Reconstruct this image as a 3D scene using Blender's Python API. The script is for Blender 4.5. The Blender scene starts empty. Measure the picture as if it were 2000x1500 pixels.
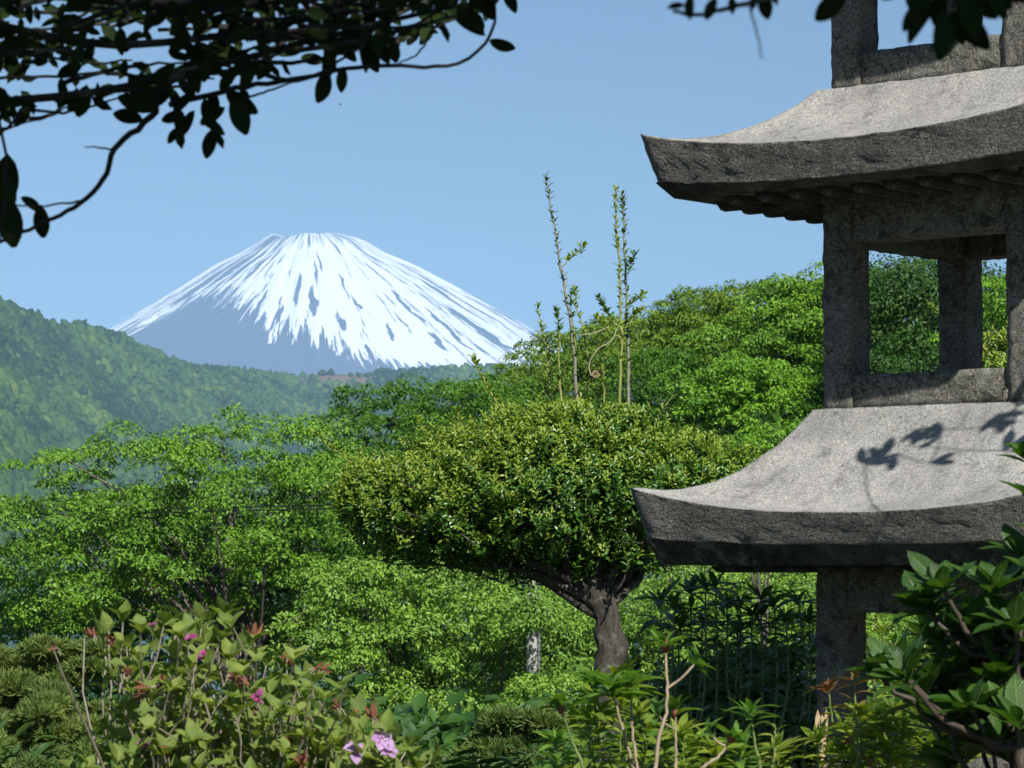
import bpy, bmesh, math, random
import numpy as np
from mathutils import Vector, Matrix, Quaternion, noise

# ------------------------------------------------------------------ camera, sky, sun, exposure
scene = bpy.context.scene
COL = scene.collection
F = 6000.0                                   # focal length in photo pixels (photo is 2000 x 1500)
PITCH = math.atan(360.0 / F)                 # horizon lies at row 1110
cam_data = bpy.data.cameras.new('camera')
cam_data.sensor_width = 36.0
cam_data.lens = 36.0 * F / 2000.0
cam_data.clip_start = 0.05
cam_data.clip_end = 90000.0
cam_data.dof.use_dof = True
cam_data.dof.focus_distance = 11.0
cam_data.dof.aperture_fstop = 28.0
cam = bpy.data.objects.new('camera', cam_data)
cam.location = (0, 0, 0)
cam.rotation_euler = (math.pi / 2 + PITCH, 0, 0)
COL.objects.link(cam)
scene.camera = cam

SUN = Vector((0.451, -1.149, 1.0)).normalized()        # direction towards the sun
SUN_EL = math.asin(SUN.z)
world = bpy.data.worlds.new('World')
scene.world = world
world.use_nodes = True
wn = world.node_tree
sky = wn.nodes.new('ShaderNodeTexSky')
sky.sky_type = 'NISHITA'
sky.sun_disc = False
sky.sun_elevation = SUN_EL
sky.sun_rotation = math.atan2(SUN.x, SUN.y)
sky.altitude = 750.0
sky.air_density = 1.0
sky.dust_density = 0.0
sky.ozone_density = 3.0
wn.nodes['Background'].inputs['Strength'].default_value = 0.05
wn.links.new(sky.outputs['Color'], wn.nodes['Background'].inputs['Color'])

sun_data = bpy.data.lights.new('sun', 'SUN')
sun_data.energy = 5.0
sun_data.angle = math.radians(0.53)
sun_data.color = (1.0, 0.96, 0.89)
sun = bpy.data.objects.new('sun', sun_data)
sun.rotation_euler = SUN.to_track_quat('Z', 'Y').to_euler()
sun.location = (40, -80, 90)
COL.objects.link(sun)

scene.view_settings.view_transform = 'Standard'
scene.view_settings.look = 'None'
scene.view_settings.exposure = 0.6
scene.view_settings.gamma = 1.0
scene.view_settings.use_curve_mapping = False
scene.cycles.max_bounces = 6
scene.cycles.diffuse_bounces = 3
scene.cycles.glossy_bounces = 2
scene.cycles.transmission_bounces = 3
scene.cycles.volume_bounces = 1
scene.cycles.use_denoising = True

# ------------------------------------------------------------------ helpers
RNG = np.random.default_rng(11)
CP, SP = math.cos(PITCH), math.sin(PITCH)
S_np = np.array(SUN)


def P(px, py, d):
    """world point that sits at distance d (along +Y) on the sight line of photo pixel px, py"""
    cx = (px - 1000.0) / F
    cy = (750.0 - py) / F
    s = d / (CP - SP * cy)
    return Vector((cx * s, d, (SP + CP * cy) * s))


def Pn(px, py, d):
    px = np.asarray(px, float); py = np.asarray(py, float); d = np.asarray(d, float)
    cx = (px - 1000.0) / F
    cy = (750.0 - py) / F
    s = d / (CP - SP * cy)
    return np.stack([cx * s, d + 0 * cx, (SP + CP * cy) * s], -1)


def nrm(a):
    return a / np.maximum(np.linalg.norm(a, axis=-1, keepdims=True), 1e-9)


def unit_rand(n, rng=RNG):
    return nrm(rng.normal(size=(n, 3)))


def mesh_np(name, V, polys, smooth=True, attrs=None):
    """polys: (m,k) int array"""
    V = np.ascontiguousarray(V, np.float32)
    polys = np.ascontiguousarray(polys, np.int32)
    me = bpy.data.meshes.new(name)
    m, k = polys.shape
    me.vertices.add(len(V)); me.vertices.foreach_set('co', V.ravel())
    me.loops.add(m * k); me.loops.foreach_set('vertex_index', polys.ravel())
    me.polygons.add(m)
    me.polygons.foreach_set('loop_start', np.arange(0, m * k, k, dtype=np.int32))
    me.polygons.foreach_set('loop_total', np.full(m, k, np.int32))
    me.polygons.foreach_set('use_smooth', np.full(m, bool(smooth)))
    if attrs:
        for an, av in attrs.items():
            a = me.attributes.new(an, 'FLOAT', 'POINT')
            a.data.foreach_set('value', np.ascontiguousarray(av, np.float32))
    me.update(calc_edges=True)
    me.validate()
    return me


def link(name, me, mat=None, parent=None, kind=None):
    o = bpy.data.objects.new(name, me)
    COL.objects.link(o)
    if mat is not None and me is not None and len(me.materials) == 0:
        for mm in (mat if isinstance(mat, (list, tuple)) else [mat]):
            me.materials.append(mm)
    if parent is not None:
        o.parent = parent
    if kind:
        o['kind'] = kind
    return o


def tag(o, label=None, cat=None, group=None, kind=None):
    if label: o['label'] = label
    if cat: o['category'] = cat
    if group: o['group'] = group
    if kind: o['kind'] = kind
    return o


def thing(name, label, cat, loc=(0, 0, 0), rotz=0.0, group=None):
    o = bpy.data.objects.new(name, None)
    o.empty_display_size = 0.1
    o.location = loc
    o.rotation_euler = (0, 0, rotz)
    COL.objects.link(o)
    return tag(o, label, cat, group)


def tube_arrays(pts, rad, sides=6, closed_tip=True):
    pts = np.asarray([tuple(p) for p in pts], float)
    rad = np.asarray(rad, float) * np.ones(len(pts))
    n = len(pts)
    T = np.gradient(pts, axis=0)
    T = nrm(T)
    up = np.array([0.13, 0.27, 0.95])
    if abs(np.dot(T[0], up)) > 0.9:
        up = np.array([0.95, 0.2, 0.1])
    A = np.zeros_like(pts); B = np.zeros_like(pts)
    a = np.cross(T[0], up); a /= np.linalg.norm(a)
    for i in range(n):
        a = a - T[i] * np.dot(a, T[i]); a /= max(np.linalg.norm(a), 1e-9)
        A[i] = a; B[i] = np.cross(T[i], a)
    ang = np.linspace(0, 2 * np.pi, sides, endpoint=False)
    V = pts[:, None] + rad[:, None, None] * (np.cos(ang)[None, :, None] * A[:, None] + np.sin(ang)[None, :, None] * B[:, None])
    V = V.reshape(-1, 3)
    f = []
    for i in range(n - 1):
        for j in range(sides):
            k = (j + 1) % sides
            f.append((i * sides + j, i * sides + k, (i + 1) * sides + k, (i + 1) * sides + j))
    return V, np.array(f, int)


def tube(name, pts, rad, mat, parent=None, sides=6, loc=None):
    V, f = tube_arrays(pts, rad, sides)
    if loc is not None:
        V = V - np.array(loc)
    return link(name, mesh_np(name, V, f), mat, parent)


def smooth_path(pts, n=12, jitter=0.0, rng=RNG):
    """smooth curve through pts, sampled evenly by chord length"""
    p = np.asarray([tuple(q) for q in pts], float)
    if len(p) == 2:
        p = np.array([p[0], p[0] * .5 + p[1] * .5, p[1]])
    h = np.maximum(np.linalg.norm(np.diff(p, axis=0), axis=1), 1e-9)
    sl = np.diff(p, axis=0) / h[:, None]
    m = np.empty_like(p)
    m[0], m[-1] = sl[0], sl[-1]
    for i in range(1, len(p) - 1):
        m[i] = (sl[i - 1] * h[i] + sl[i] * h[i - 1]) / (h[i - 1] + h[i])
    cum = np.concatenate([[0], np.cumsum(h)])
    out = []
    for t in np.linspace(0, cum[-1] * (1 - 1e-9), n):
        i = min(int(np.searchsorted(cum, t, side='right')) - 1, len(h) - 1)
        u = (t - cum[i]) / h[i]
        out.append((2 * u ** 3 - 3 * u ** 2 + 1) * p[i] + (u ** 3 - 2 * u ** 2 + u) * h[i] * m[i] + (-2 * u ** 3 + 3 * u ** 2) * p[i + 1] + (u ** 3 - u ** 2) * h[i] * m[i + 1])
    out = np.array(out)
    if jitter:
        out[1:-1] += rng.normal(size=out[1:-1].shape) * jitter
    return out


# ------------------------------------------------------------------ material helpers
def new_mat(name):
    m = bpy.data.materials.new(name)
    m.use_nodes = True
    nt = m.node_tree
    return m, nt, nt.nodes, nt.links, nt.nodes['Principled BSDF']


def nnode(nt, typ, **kw):
    n = nt.nodes.new(typ)
    for k, v in kw.items():
        if k.startswith('i_'):
            n.inputs[k[2:].replace('_', ' ')].default_value = v
        else:
            setattr(n, k, v)
    return n


def math_node(nt, op, a, b=None, clamp=False):
    n = nt.nodes.new('ShaderNodeMath'); n.operation = op; n.use_clamp = clamp
    for i, v in enumerate((a, b)):
        if v is None: continue
        if isinstance(v, (int, float)): n.inputs[i].default_value = v
        else: nt.links.new(v, n.inputs[i])
    return n.outputs[0]


def ramp(nt, fac, stops, interp='LINEAR'):
    r = nt.nodes.new('ShaderNodeValToRGB')
    r.color_ramp.interpolation = interp
    el = r.color_ramp.elements
    while len(el) < len(stops): el.new(0.5)
    for e, (p, c) in zip(el, stops):
        e.position = p
        e.color = (c[0], c[1], c[2], 1) if not isinstance(c, (int, float)) else (c, c, c, 1)
    nt.links.new(fac, r.inputs['Fac'])
    return r.outputs['Color']


def mixc(nt, fac, a, b, blend='MIX'):
    n = nt.nodes.new('ShaderNodeMix'); n.data_type = 'RGBA'; n.blend_type = blend
    for s, v in ((n.inputs[0], fac), (n.inputs[6], a), (n.inputs[7], b)):
        if isinstance(v, (int, float)): s.default_value = v
        elif isinstance(v, (tuple, list)): s.default_value = (v[0], v[1], v[2], 1)
        else: nt.links.new(v, s)
    return n.outputs[2]


def noise_tex(nt, vec, scale, detail=3.0, rough=0.55, dist=0.0):
    n = nt.nodes.new('ShaderNodeTexNoise')
    n.inputs['Scale'].default_value = scale
    n.inputs['Detail'].default_value = detail
    n.inputs['Roughness'].default_value = rough
    n.inputs['Distortion'].default_value = dist
    if vec is not None: nt.links.new(vec, n.inputs['Vector'])
    return n.outputs['Fac']


def leaf_mat(name, cols, rough=0.5, trans=0.3, spec=0.35, patch=None, veins=False, tint=(1.25, 1.3, 0.55)):
    """cols: list of leaf colours picked at random per leaf"""
    m, nt, N, L, b = new_mat(name)
    geo = nnode(nt, 'ShaderNodeNewGeometry')
    oi = nnode(nt, 'ShaderNodeObjectInfo')
    r = math_node(nt, 'FRACT', math_node(nt, 'ADD', geo.outputs['Random Per Island'], oi.outputs['Random']))
    c = ramp(nt, r, [(i / max(1, len(cols) - 1), q) for i, q in enumerate(cols)])
    if patch:
        pn = noise_tex(nt, geo.outputs['Position'], patch, 2.0)
        pv = ramp(nt, pn, [(0.3, (0.72, 0.78, 0.8)), (0.7, (1.2, 1.15, 0.95))])
        c = mixc(nt, 1.0, c, pv, 'MULTIPLY')
    if veins:
        at = nnode(nt, 'ShaderNodeAttribute', attribute_name='mid')
        al = nnode(nt, 'ShaderNodeAttribute', attribute_name='len')
        am = math_node(nt, 'ABSOLUTE', at.outputs['Fac'])
        rib = ramp(nt, am, [(0.0, 1.0), (0.13, 0.0)])
        ph = math_node(nt, 'MULTIPLY', math_node(nt, 'SUBTRACT', al.outputs['Fac'], math_node(nt, 'MULTIPLY', am, 0.16)), 50.0)
        sv = math_node(nt, 'POWER', math_node(nt, 'ABSOLUTE', math_node(nt, 'SINE', ph)), 6.0)
        sv = math_node(nt, 'SUBTRACT', 1.0, sv)
        c2 = mixc(nt, math_node(nt, 'MULTIPLY', rib, 0.45), c, (0.28, 0.33, 0.12))
        c2 = mixc(nt, math_node(nt, 'MULTIPLY', math_node(nt, 'POWER', math_node(nt, 'SUBTRACT', 1.0, sv), 2.0), 0.07), c2, (0.2, 0.26, 0.08))
        c = c2
        bp = nnode(nt, 'ShaderNodeBump'); bp.inputs['Strength'].default_value = 0.5; bp.inputs['Distance'].default_value = 0.0015
        L.new(math_node(nt, 'ADD', sv, math_node(nt, 'SUBTRACT', 1.0, rib)), bp.inputs['Height'])
        L.new(bp.outputs['Normal'], b.inputs['Normal'])
        bl = noise_tex(nt, geo.outputs['Position'], 60.0, 3.0)
        c = mixc(nt, 1.0, c, ramp(nt, bl, [(0.3, (0.8, 0.8, 0.8)), (0.7, (1.15, 1.12, 1.1))]), 'MULTIPLY')
    L.new(c, b.inputs['Base Color'])
    b.inputs['Roughness'].default_value = rough
    b.inputs['Specular IOR Level'].default_value = spec
    if trans > 0:
        t = nnode(nt, 'ShaderNodeBsdfTranslucent')
        tc = mixc(nt, 1.0, c, tint, 'MULTIPLY')
        L.new(tc, t.inputs['Color'])
        mx = nnode(nt, 'ShaderNodeMixShader'); mx.inputs[0].default_value = trans
        L.new(b.outputs[0], mx.inputs[1]); L.new(t.outputs[0], mx.inputs[2])
        L.new(mx.outputs[0], N['Material Output'].inputs['Surface'])
    return m


def bark_mat(name, a, b_, scale=8.0, bump=0.5, dist=None):
    m, nt, N, L, b = new_mat(name)
    geo = nnode(nt, 'ShaderNodeNewGeometry')
    mp = nnode(nt, 'ShaderNodeMapping'); mp.inputs['Scale'].default_value = (1, 1, 0.35)
    L.new(geo.outputs['Position'], mp.inputs['Vector'])
    n1 = noise_tex(nt, mp.outputs[0], scale, 5.0, 0.65)
    c = ramp(nt, n1, [(0.3, a), (0.7, b_)])
    n2 = noise_tex(nt, geo.outputs['Position'], scale * 0.5, 2.0)
    c = mixc(nt, ramp(nt, n2, [(0.55, 0.0), (0.72, 0.5)]), c, (0.22, 0.23, 0.19))
    L.new(c, b.inputs['Base Color'])
    b.inputs['Roughness'].default_value = 0.9
    bp = nnode(nt, 'ShaderNodeBump'); bp.inputs['Strength'].default_value = bump; bp.inputs['Distance'].default_value = dist or 0.12 / scale
    L.new(n1, bp.inputs['Height']); L.new(bp.outputs['Normal'], b.inputs['Normal'])
    return m


def stem_mat(name, a, b_):
    m, nt, N, L, b = new_mat(name)
    geo = nnode(nt, 'ShaderNodeNewGeometry')
    c = ramp(nt, noise_tex(nt, geo.outputs['Position'], 45.0, 3.0), [(0.3, a), (0.7, b_)])
    L.new(c, b.inputs['Base Color']); b.inputs['Roughness'].default_value = 0.65
    return m


def plain_mat(name, a, b_, scale=20.0, rough=0.6, metal=0.0):
    m, nt, N, L, b = new_mat(name)
    geo = nnode(nt, 'ShaderNodeNewGeometry')
    c = ramp(nt, noise_tex(nt, geo.outputs['Position'], scale, 4.0), [(0.3, a), (0.7, b_)])
    L.new(c, b.inputs['Base Color']); b.inputs['Roughness'].default_value = rough; b.inputs['Metallic'].default_value = metal
    return m


# ------------------------------------------------------------------ leaf templates  (x = width, y = length, z = normal)
def leaf_template(segs=6, width=0.42, peak=0.5, fold=0.25, bend=0.25, power=1.0, tipw=0.0):
    ys = np.linspace(0, 1, segs + 1)
    V, mid, ln = [], [], []
    for i, t in enumerate(ys):
        if t <= peak: w = math.sin(0.5 * math.pi * t / peak) ** power
        else: w = math.cos(0.5 * math.pi * (t - peak) / (1 - peak)) ** power
        w = max(w, 0.03 if i == 0 else tipw) * width * 0.5
        zc = -bend * t * t
        for s in (-1, 0, 1):
            V.append((s * w, t * (1 - 0.1 * bend), zc + abs(s) * w * fold))
            mid.append(float(s)); ln.append(t)
    f = []
    for i in range(segs):
        a = i * 3
        f += [(a, a + 1, a + 4, a + 3), (a + 1, a + 2, a + 5, a + 4)]
    return dict(V=np.array(V), f=np.array(f), mid=np.array(mid), len=np.array(ln))


FAR_LEAF = dict(V=np.array([(0, 0, 0), (.26, .45, .07), (0, 1, -.12), (-.26, .45, .07)], float),
                f=np.array([(0, 1, 2), (0, 2, 3)]), mid=np.array([0, 1, 0, -1.]), len=np.array([0, .5, 1, .5]))
SMALL_LEAF = dict(V=np.array([(0, 0, 0), (.2, .3, .05), (.2, .68, .03), (0, 1, -.12), (-.2, .68, .03), (-.2, .3, .05), (0, .5, -.02)], float),
                  f=np.array([(0, 1, 6), (1, 2, 6), (2, 3, 6), (3, 4, 6), (4, 5, 6), (5, 0, 6)]),
                  mid=np.array([0, 1, 1, 0, -1, -1, 0.]), len=np.array([0, .3, .7, 1, .7, .3, .5]))


LITE_LEAF = dict(V=np.array([(0, 0, 0), (.2, .35, .06), (.17, .7, .03), (0, 1, -.12), (-.17, .7, .03), (-.2, .35, .06)], float),
                 f=np.array([(0, 1, 2), (0, 2, 3), (0, 3, 4), (0, 4, 5)]), mid=np.array([0, 1, 1, 0, -1, -1.]), len=np.array([0, .35, .7, 1, .7, .35]))


def leaf_axes(dirs, ups):
    d = nrm(np.asarray(dirs, float))
    s = np.cross(d, ups); bad = np.linalg.norm(s, axis=1) < 1e-3
    if bad.any(): s[bad] = np.cross(d[bad], np.array([0.3, 0.9, 0.2]))
    s = nrm(s)
    return s, d, np.cross(s, d)


def leaf_cloud(name, tm, pos, dirs, ups, size, mat, parent=None, kind='stuff', origin=None, wid=None):
    s, d, u = leaf_axes(dirs, ups)
    size = np.asarray(size, float) * np.ones(len(pos))
    tv = tm['V']
    w = np.ones(len(pos)) if wid is None else wid
    V = pos[:, None] + size[:, None, None] * ((tv[None, :, 0:1] * w[:, None, None]) * s[:, None] + tv[None, :, 1:2] * d[:, None] + tv[None, :, 2:3] * u[:, None])
    k = len(tv)
    V = V.reshape(-1, 3)
    if origin is not None: V = V - np.asarray(origin)
    f = (tm['f'][None] + (np.arange(len(pos)) * k)[:, None, None]).reshape(-1, tm['f'].shape[1])
    me = mesh_np(name, V, f, True, dict(mid=np.tile(tm['mid'], len(pos)), len=np.tile(tm['len'], len(pos))))
    return link(name, me, mat, parent, kind)


def template_mesh(name, tm, mat):
    me = mesh_np(name, tm['V'], tm['f'], True, dict(mid=tm['mid'], len=tm['len']))
    me.materials.append(mat)
    return me


def leaf_objects(name, meshes, pos, dirs, ups, size, parent, wid=None, rng=RNG):
    """every leaf an object of its own, sharing mesh data; positions are relative to parent"""
    s, d, u = leaf_axes(dirs, ups)
    size = np.asarray(size, float) * np.ones(len(pos))
    inv = parent.matrix_basis.inverted() if parent is not None else Matrix()
    for i in range(len(pos)):
        me = meshes[int(rng.integers(len(meshes)))]
        o = bpy.data.objects.new(name, me)
        COL.objects.link(o)
        z = size[i]; w = z * (1.0 if wid is None else wid[i])
        M = Matrix(((s[i][0] * w, d[i][0] * z, u[i][0] * z, pos[i][0]),
                    (s[i][1] * w, d[i][1] * z, u[i][1] * z, pos[i][1]),
                    (s[i][2] * w, d[i][2] * z, u[i][2] * z, pos[i][2]),
                    (0, 0, 0, 1)))
        if parent is not None:
            o.parent = parent
            M = inv @ M
        o.matrix_basis = M

# ------------------------------------------------------------------ terrain: ground, lake, hill, snowy mountain
LAKE_Z = -26.0
GX = [-9000, -40, -8, -2, 0, 3, 9.5, 14, 22, 40, 75, 120, 240]
GZ = [-4, -3, -1.7, -1.5, -1.5, -1.35, -1.2, -1.7, -3.2, -6.5, -9.5, -14, -27]


def ground_h(y):
    return float(np.interp(y, GX, GZ))


m_ground, nt, N, L, b = new_mat('ground_soil')
geo = nnode(nt, 'ShaderNodeNewGeometry')
n1 = noise_tex(nt, geo.outputs['Position'], 0.9, 6.0, 0.6)
c = ramp(nt, n1, [(0.3, (0.028, 0.035, 0.014)), (0.55, (0.04, 0.06, 0.018)), (0.75, (0.075, 0.06, 0.036))])
L.new(c, b.inputs['Base Color']); b.inputs['Roughness'].default_value = 0.95
bp = nnode(nt, 'ShaderNodeBump'); bp.inputs['Distance'].default_value = 0.04
L.new(noise_tex(nt, geo.outputs['Position'], 14.0, 5.0), bp.inputs['Height']); L.new(bp.outputs['Normal'], b.inputs['Normal'])

xs = np.unique(np.concatenate([np.linspace(-24000, -300, 8), np.linspace(-300, 300, 41), np.linspace(300, 24000, 8)]))
ys = np.unique(np.concatenate([np.array([-7500, -2000, -300, -60]), np.linspace(-30, 130, 81), np.array([160, 240, 400, 2000, 8000, 20000, 39000])]))
gx, gy = np.meshgrid(xs, ys, indexing='ij')
gz = np.interp(gy, GX, GZ)
near = np.clip(1 - np.abs(gx) / 300, 0, 1) * np.clip(1 - gy / 200, 0, 1)
gz = gz + near * (0.12 * np.sin(gx * 0.9 + gy * 0.4) + 0.1 * np.sin(gx * 0.37 - gy * 0.8)) * (np.hypot(gx - .95, gy - 6) > 4)
nx, ny = gx.shape
idx = np.arange(nx * ny).reshape(nx, ny)
gf = np.stack([idx[:-1, :-1], idx[1:, :-1], idx[1:, 1:], idx[:-1, 1:]], -1).reshape(-1, 4)
link('ground', mesh_np('ground', np.stack([gx, gy, gz], -1).reshape(-1, 3), gf), m_ground, kind='structure')

m_water, nt, N, L, b = new_mat('lake_water')
geo = nnode(nt, 'ShaderNodeNewGeometry')
b.inputs['Base Color'].default_value = (0.02, 0.045, 0.05, 1)
b.inputs['Roughness'].default_value = 0.12
bp = nnode(nt, 'ShaderNodeBump'); bp.inputs['Strength'].default_value = 0.35; bp.inputs['Distance'].default_value = 0.3
L.new(noise_tex(nt, geo.outputs['Position'], 0.5, 4.0), bp.inputs['Height']); L.new(bp.outputs['Normal'], b.inputs['Normal'])
wv = np.array([(-9000, 236, LAKE_Z + .2), (9000, 236, LAKE_Z + .2), (9000, 6300, LAKE_Z + .2), (-9000, 6300, LAKE_Z + .2)])
link('lake', mesh_np('lake', wv, np.array([(0, 1, 2, 3)])), m_water, kind='structure')

# --- wooded ridge across the lake
RX = [-900, -300, -120, 0, 60, 110, 150, 190, 220, 260, 300, 340, 370, 450, 520, 560, 600, 640, 700, 780, 860, 1040, 1300, 1700, 2900]
RY = [430, 500, 552, 588, 612, 630, 632, 640, 652, 674, 693, 706, 715, 723, 727, 731, 728, 725, 726, 722, 717, 714, 705, 700, 690]
RDX = [-900, -300, 0, 300, 600, 1040, 2900]
RDY = [4500, 4800, 5250, 6300, 7650, 8250, 8550]


def vnoise(x, y, seed=0.0):
    """vectorised smooth value noise"""
    xi = np.floor(x).astype(np.int64); yi = np.floor(y).astype(np.int64)
    xf = x - xi; yf = y - yi
    u = xf * xf * (3 - 2 * xf); v = yf * yf * (3 - 2 * yf)

    def h(a, b_):
        q = np.sin(a * 127.1 + b_ * 311.7 + seed * 74.7) * 43758.5453
        return q - np.floor(q)
    return (h(xi, yi) * (1 - u) + h(xi + 1, yi) * u) * (1 - v) + (h(xi, yi + 1) * (1 - u) + h(xi + 1, yi + 1) * u) * v


def fbm(x, y, seed=0.0, oct_=4):
    s = 0; a = 0.5
    for i in range(oct_):
        s = s + a * vnoise(x * 2 ** i, y * 2 ** i, seed + i); a *= 0.5
    return s


def hill_pt(px, v):
    D = np.interp(px, RDX, RDY)
    zr = Pn(px, np.interp(px, RX, RY), D)[..., 2]
    depth = D - 2850 * (1 - v)
    prof = np.where(v <= 1, 0.35 * v + 0.65 * v ** 1.35, 1 - (v - 1) * 1.6)
    xw = (px - 1000) / F * depth
    spur = (fbm(xw / 600 + depth / 1300, depth / 2200, 3.0) - 0.47)
    z = LAKE_Z - 3 + (zr - LAKE_Z - 4) * prof + spur * 250 * np.clip(np.sin(np.pi * np.clip(v, 0, 1)), 0, 1) ** 0.8
    return np.stack([xw, depth, z], -1)


m_hill, nt, N, L, b = new_mat('hill_ground')
geo = nnode(nt, 'ShaderNodeNewGeometry')
at = nnode(nt, 'ShaderNodeAttribute', attribute_name='bare')
c = ramp(nt, noise_tex(nt, geo.outputs['Position'], 0.02, 5.0), [(0.3, (0.03, 0.06, 0.018)), (0.7, (0.055, 0.1, 0.025))])
c = mixc(nt, at.outputs['Fac'], c, ramp(nt, noise_tex(nt, geo.outputs['Position'], 0.05, 5.0), [(0.3, (0.10, 0.075, 0.04)), (0.7, (0.17, 0.125, 0.07))]))
L.new(c, b.inputs['Base Color']); b.inputs['Roughness'].default_value = 1.0
hu, hv = np.meshgrid(np.linspace(-900, 2900, 190), np.concatenate([np.linspace(0, 1, 60), np.linspace(1.03, 1.6, 12)]), indexing='ij')
hp = hill_pt(hu, hv)


def bare_patch(px, v):
    return np.clip(1.6 - np.hypot((px - 645) / 125, (v - 0.995) / 0.15) * 1.6, 0, 1)


nx, ny = hu.shape
idx = np.arange(nx * ny).reshape(nx, ny)
gf = np.stack([idx[:-1, :-1], idx[1:, :-1], idx[1:, 1:], idx[:-1, 1:]], -1).reshape(-1, 4)
link('hill', mesh_np('hill', hp.reshape(-1, 3), gf, True, dict(bare=np.clip(bare_patch(hu, hv).ravel() * 2, 0, 1))), m_hill, kind='structure')

# tree crowns of the wooded ridge, one mass
rings = [(1.0, 0.0), (0.95, 0.45), (0.58, 0.88)]
kk = 6
dome = []
for j, (rr, zz) in enumerate(rings):
    for i in range(kk):
        a = 2 * math.pi * (i + 0.5 * (j % 2)) / kk
        dome.append((rr * math.cos(a), rr * math.sin(a), zz))
dome.append((0, 0, 1.05))
dome = np.array(dome)
df = []
for j in range(len(rings) - 1):
    for i in range(kk):
        k2 = (i + 1) % kk
        df += [(j * kk + i, j * kk + k2, (j + 1) * kk + i), (j * kk + k2, (j + 1) * kk + k2, (j + 1) * kk + i)]
top = len(dome) - 1; j = len(rings) - 1
for i in range(kk): df.append((j * kk + i, j * kk + (i + 1) % kk, top))
df = np.array(df)
rg = np.random.default_rng(5)
npts = 30000
cu = rg.uniform(-180, 1150, npts); cv = rg.uniform(0, 1.03, npts) ** 0.8
keep = (bare_patch(cu, cv) < rg.uniform(0.0, 1.1, npts)) & ((cu < 720) | (cv > 0.45))
cu, cv = cu[keep], cv[keep]
cp = hill_pt(cu, cv)
zz_ = cp[:, 1] * CP + cp[:, 2] * SP
hy = 750 - F * (cp[:, 2] * CP - cp[:, 1] * SP) / zz_
keep = hy < np.interp(cu, [-180, 60, 200, 420, 600, 700, 1150], [1200, 1180, 960, 930, 960, 880, 830])
cu, cv, cp = cu[keep], cv[keep], cp[keep]
kind_n = fbm(cp[:, 0] / 130, cp[:, 1] / 200, 9.0)
cr = (5.2 + 7.0 * rg.uniform(0, 1, len(cu)) ** 2.2) * np.where(kind_n > 0.5, 1.1, 0.9)
ch = cr * rg.uniform(0.9, 1.5, len(cu))
jit = 1 + rg.normal(size=(len(cu), len(dome), 1)) * 0.14
V = dome[None] * jit * np.stack([cr, cr, ch], -1)[:, None] + cp[:, None] + np.array([0, 0, 1.5])
f = (df[None] + (np.arange(len(cu)) * len(dome))[:, None, None]).reshape(-1, 3)
tone = np.clip((kind_n - 0.47) * 1.5 + 0.42 + rg.normal(size=len(cu)) * 0.24, 0, 1)
m_for, nt, N, L, b = new_mat('hill_forest_foliage')
at = nnode(nt, 'ShaderNodeAttribute', attribute_name='tone')
geo = nnode(nt, 'ShaderNodeNewGeometry')
c = ramp(nt, at.outputs['Fac'], [(0.0, (0.022, 0.05, 0.018)), (0.4, (0.05, 0.10, 0.024)), (0.75, (0.07, 0.135, 0.03)), (1.0, (0.115, 0.175, 0.036))])
fn = noise_tex(nt, geo.outputs['Position'], 0.55, 3.0, 0.6)
c = mixc(nt, 1.0, c, ramp(nt, fn, [(0.3, (0.55, 0.6, 0.6)), (0.7, (1.38, 1.35, 1.3))]), 'MULTIPLY')
L.new(c, b.inputs['Base Color']); b.inputs['Roughness'].default_value = 0.9; b.inputs['Specular IOR Level'].default_value = 0.1
bp = nnode(nt, 'ShaderNodeBump'); bp.inputs['Strength'].default_value = 1.0; bp.inputs['Distance'].default_value = 2.0
L.new(fn, bp.inputs['Height']); L.new(bp.outputs['Normal'], b.inputs['Normal'])
o = link('hill_forest', mesh_np('hill_forest', V.reshape(-1, 3), f, True, dict(tone=np.repeat(tone, len(dome)))), m_for, kind='stuff')
tag(o, 'hazy green woodland covering the ridge below the snowy mountain', 'woodland')

# --- the snowy mountain
MD = 27000.0
MC = P(605, 1110, MD)
MS = MD / F                                            # metres per photo pixel at the summit
pry = np.array([440, 460, 467, 496, 525, 571, 619, 663, 720, 790, 880, 990, 1112.0])
prR = np.array([30, 74, 101, 145, 211, 299, 387, 458, 560, 730, 1050, 1600, 2500.0])
ply = np.array([440, 459, 469, 496, 516, 545, 599, 641, 720, 790, 880, 990, 1112.0])
plL = np.array([30, 82, 98, 141, 183, 229, 317, 387, 530, 700, 1020, 1580, 2500.0])
rsamp = np.concatenate([np.linspace(0, 60, 8), np.linspace(66, 130, 22), np.linspace(135, 620, 100), np.linspace(640, 2500, 20)])
dd = np.concatenate([np.linspace(-96, 96, 480), np.linspace(98, 262, 50)])
RR, DD = np.meshgrid(rsamp, dd, indexing='ij')
dr = np.radians(DD)
xo = RR * np.sin(dr)                                    # right of the summit
yo = -RR * np.cos(dr)                                   # front is negative
wR = 0.5 + 0.5 * np.sin(dr)
yv = np.interp(RR, prR, pry) * wR + np.interp(RR, plL, ply) * (1 - wR)
rimtop = np.interp(xo, [-110, -77, -66, -53, -30, -7, 5, 13, 24, 35, 50, 70, 90, 101], [470, 454, 460, 463, 460, 455, 456, 462, 456, 452, 455, 460, 463, 467])
yv = np.where(RR < 104, np.maximum(yv, rimtop + np.clip(RR - 92, 0, 20) * 0.25), yv)
yv = np.where(RR < 62, yv + (62 - RR) * 0.9, yv)
gul = (fbm(DD / 4.2 + 40, RR / 170, 2.0, 4) - 0.47) * np.clip((RR - 85) / 120, 0, 1) * np.clip((900 - RR) / 300, 0, 1)
yv = yv + gul * 15
mz = Pn(605 + 0 * yv, yv, MD + np.clip(yo * MS, -2600, 2600))[..., 2]
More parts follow.
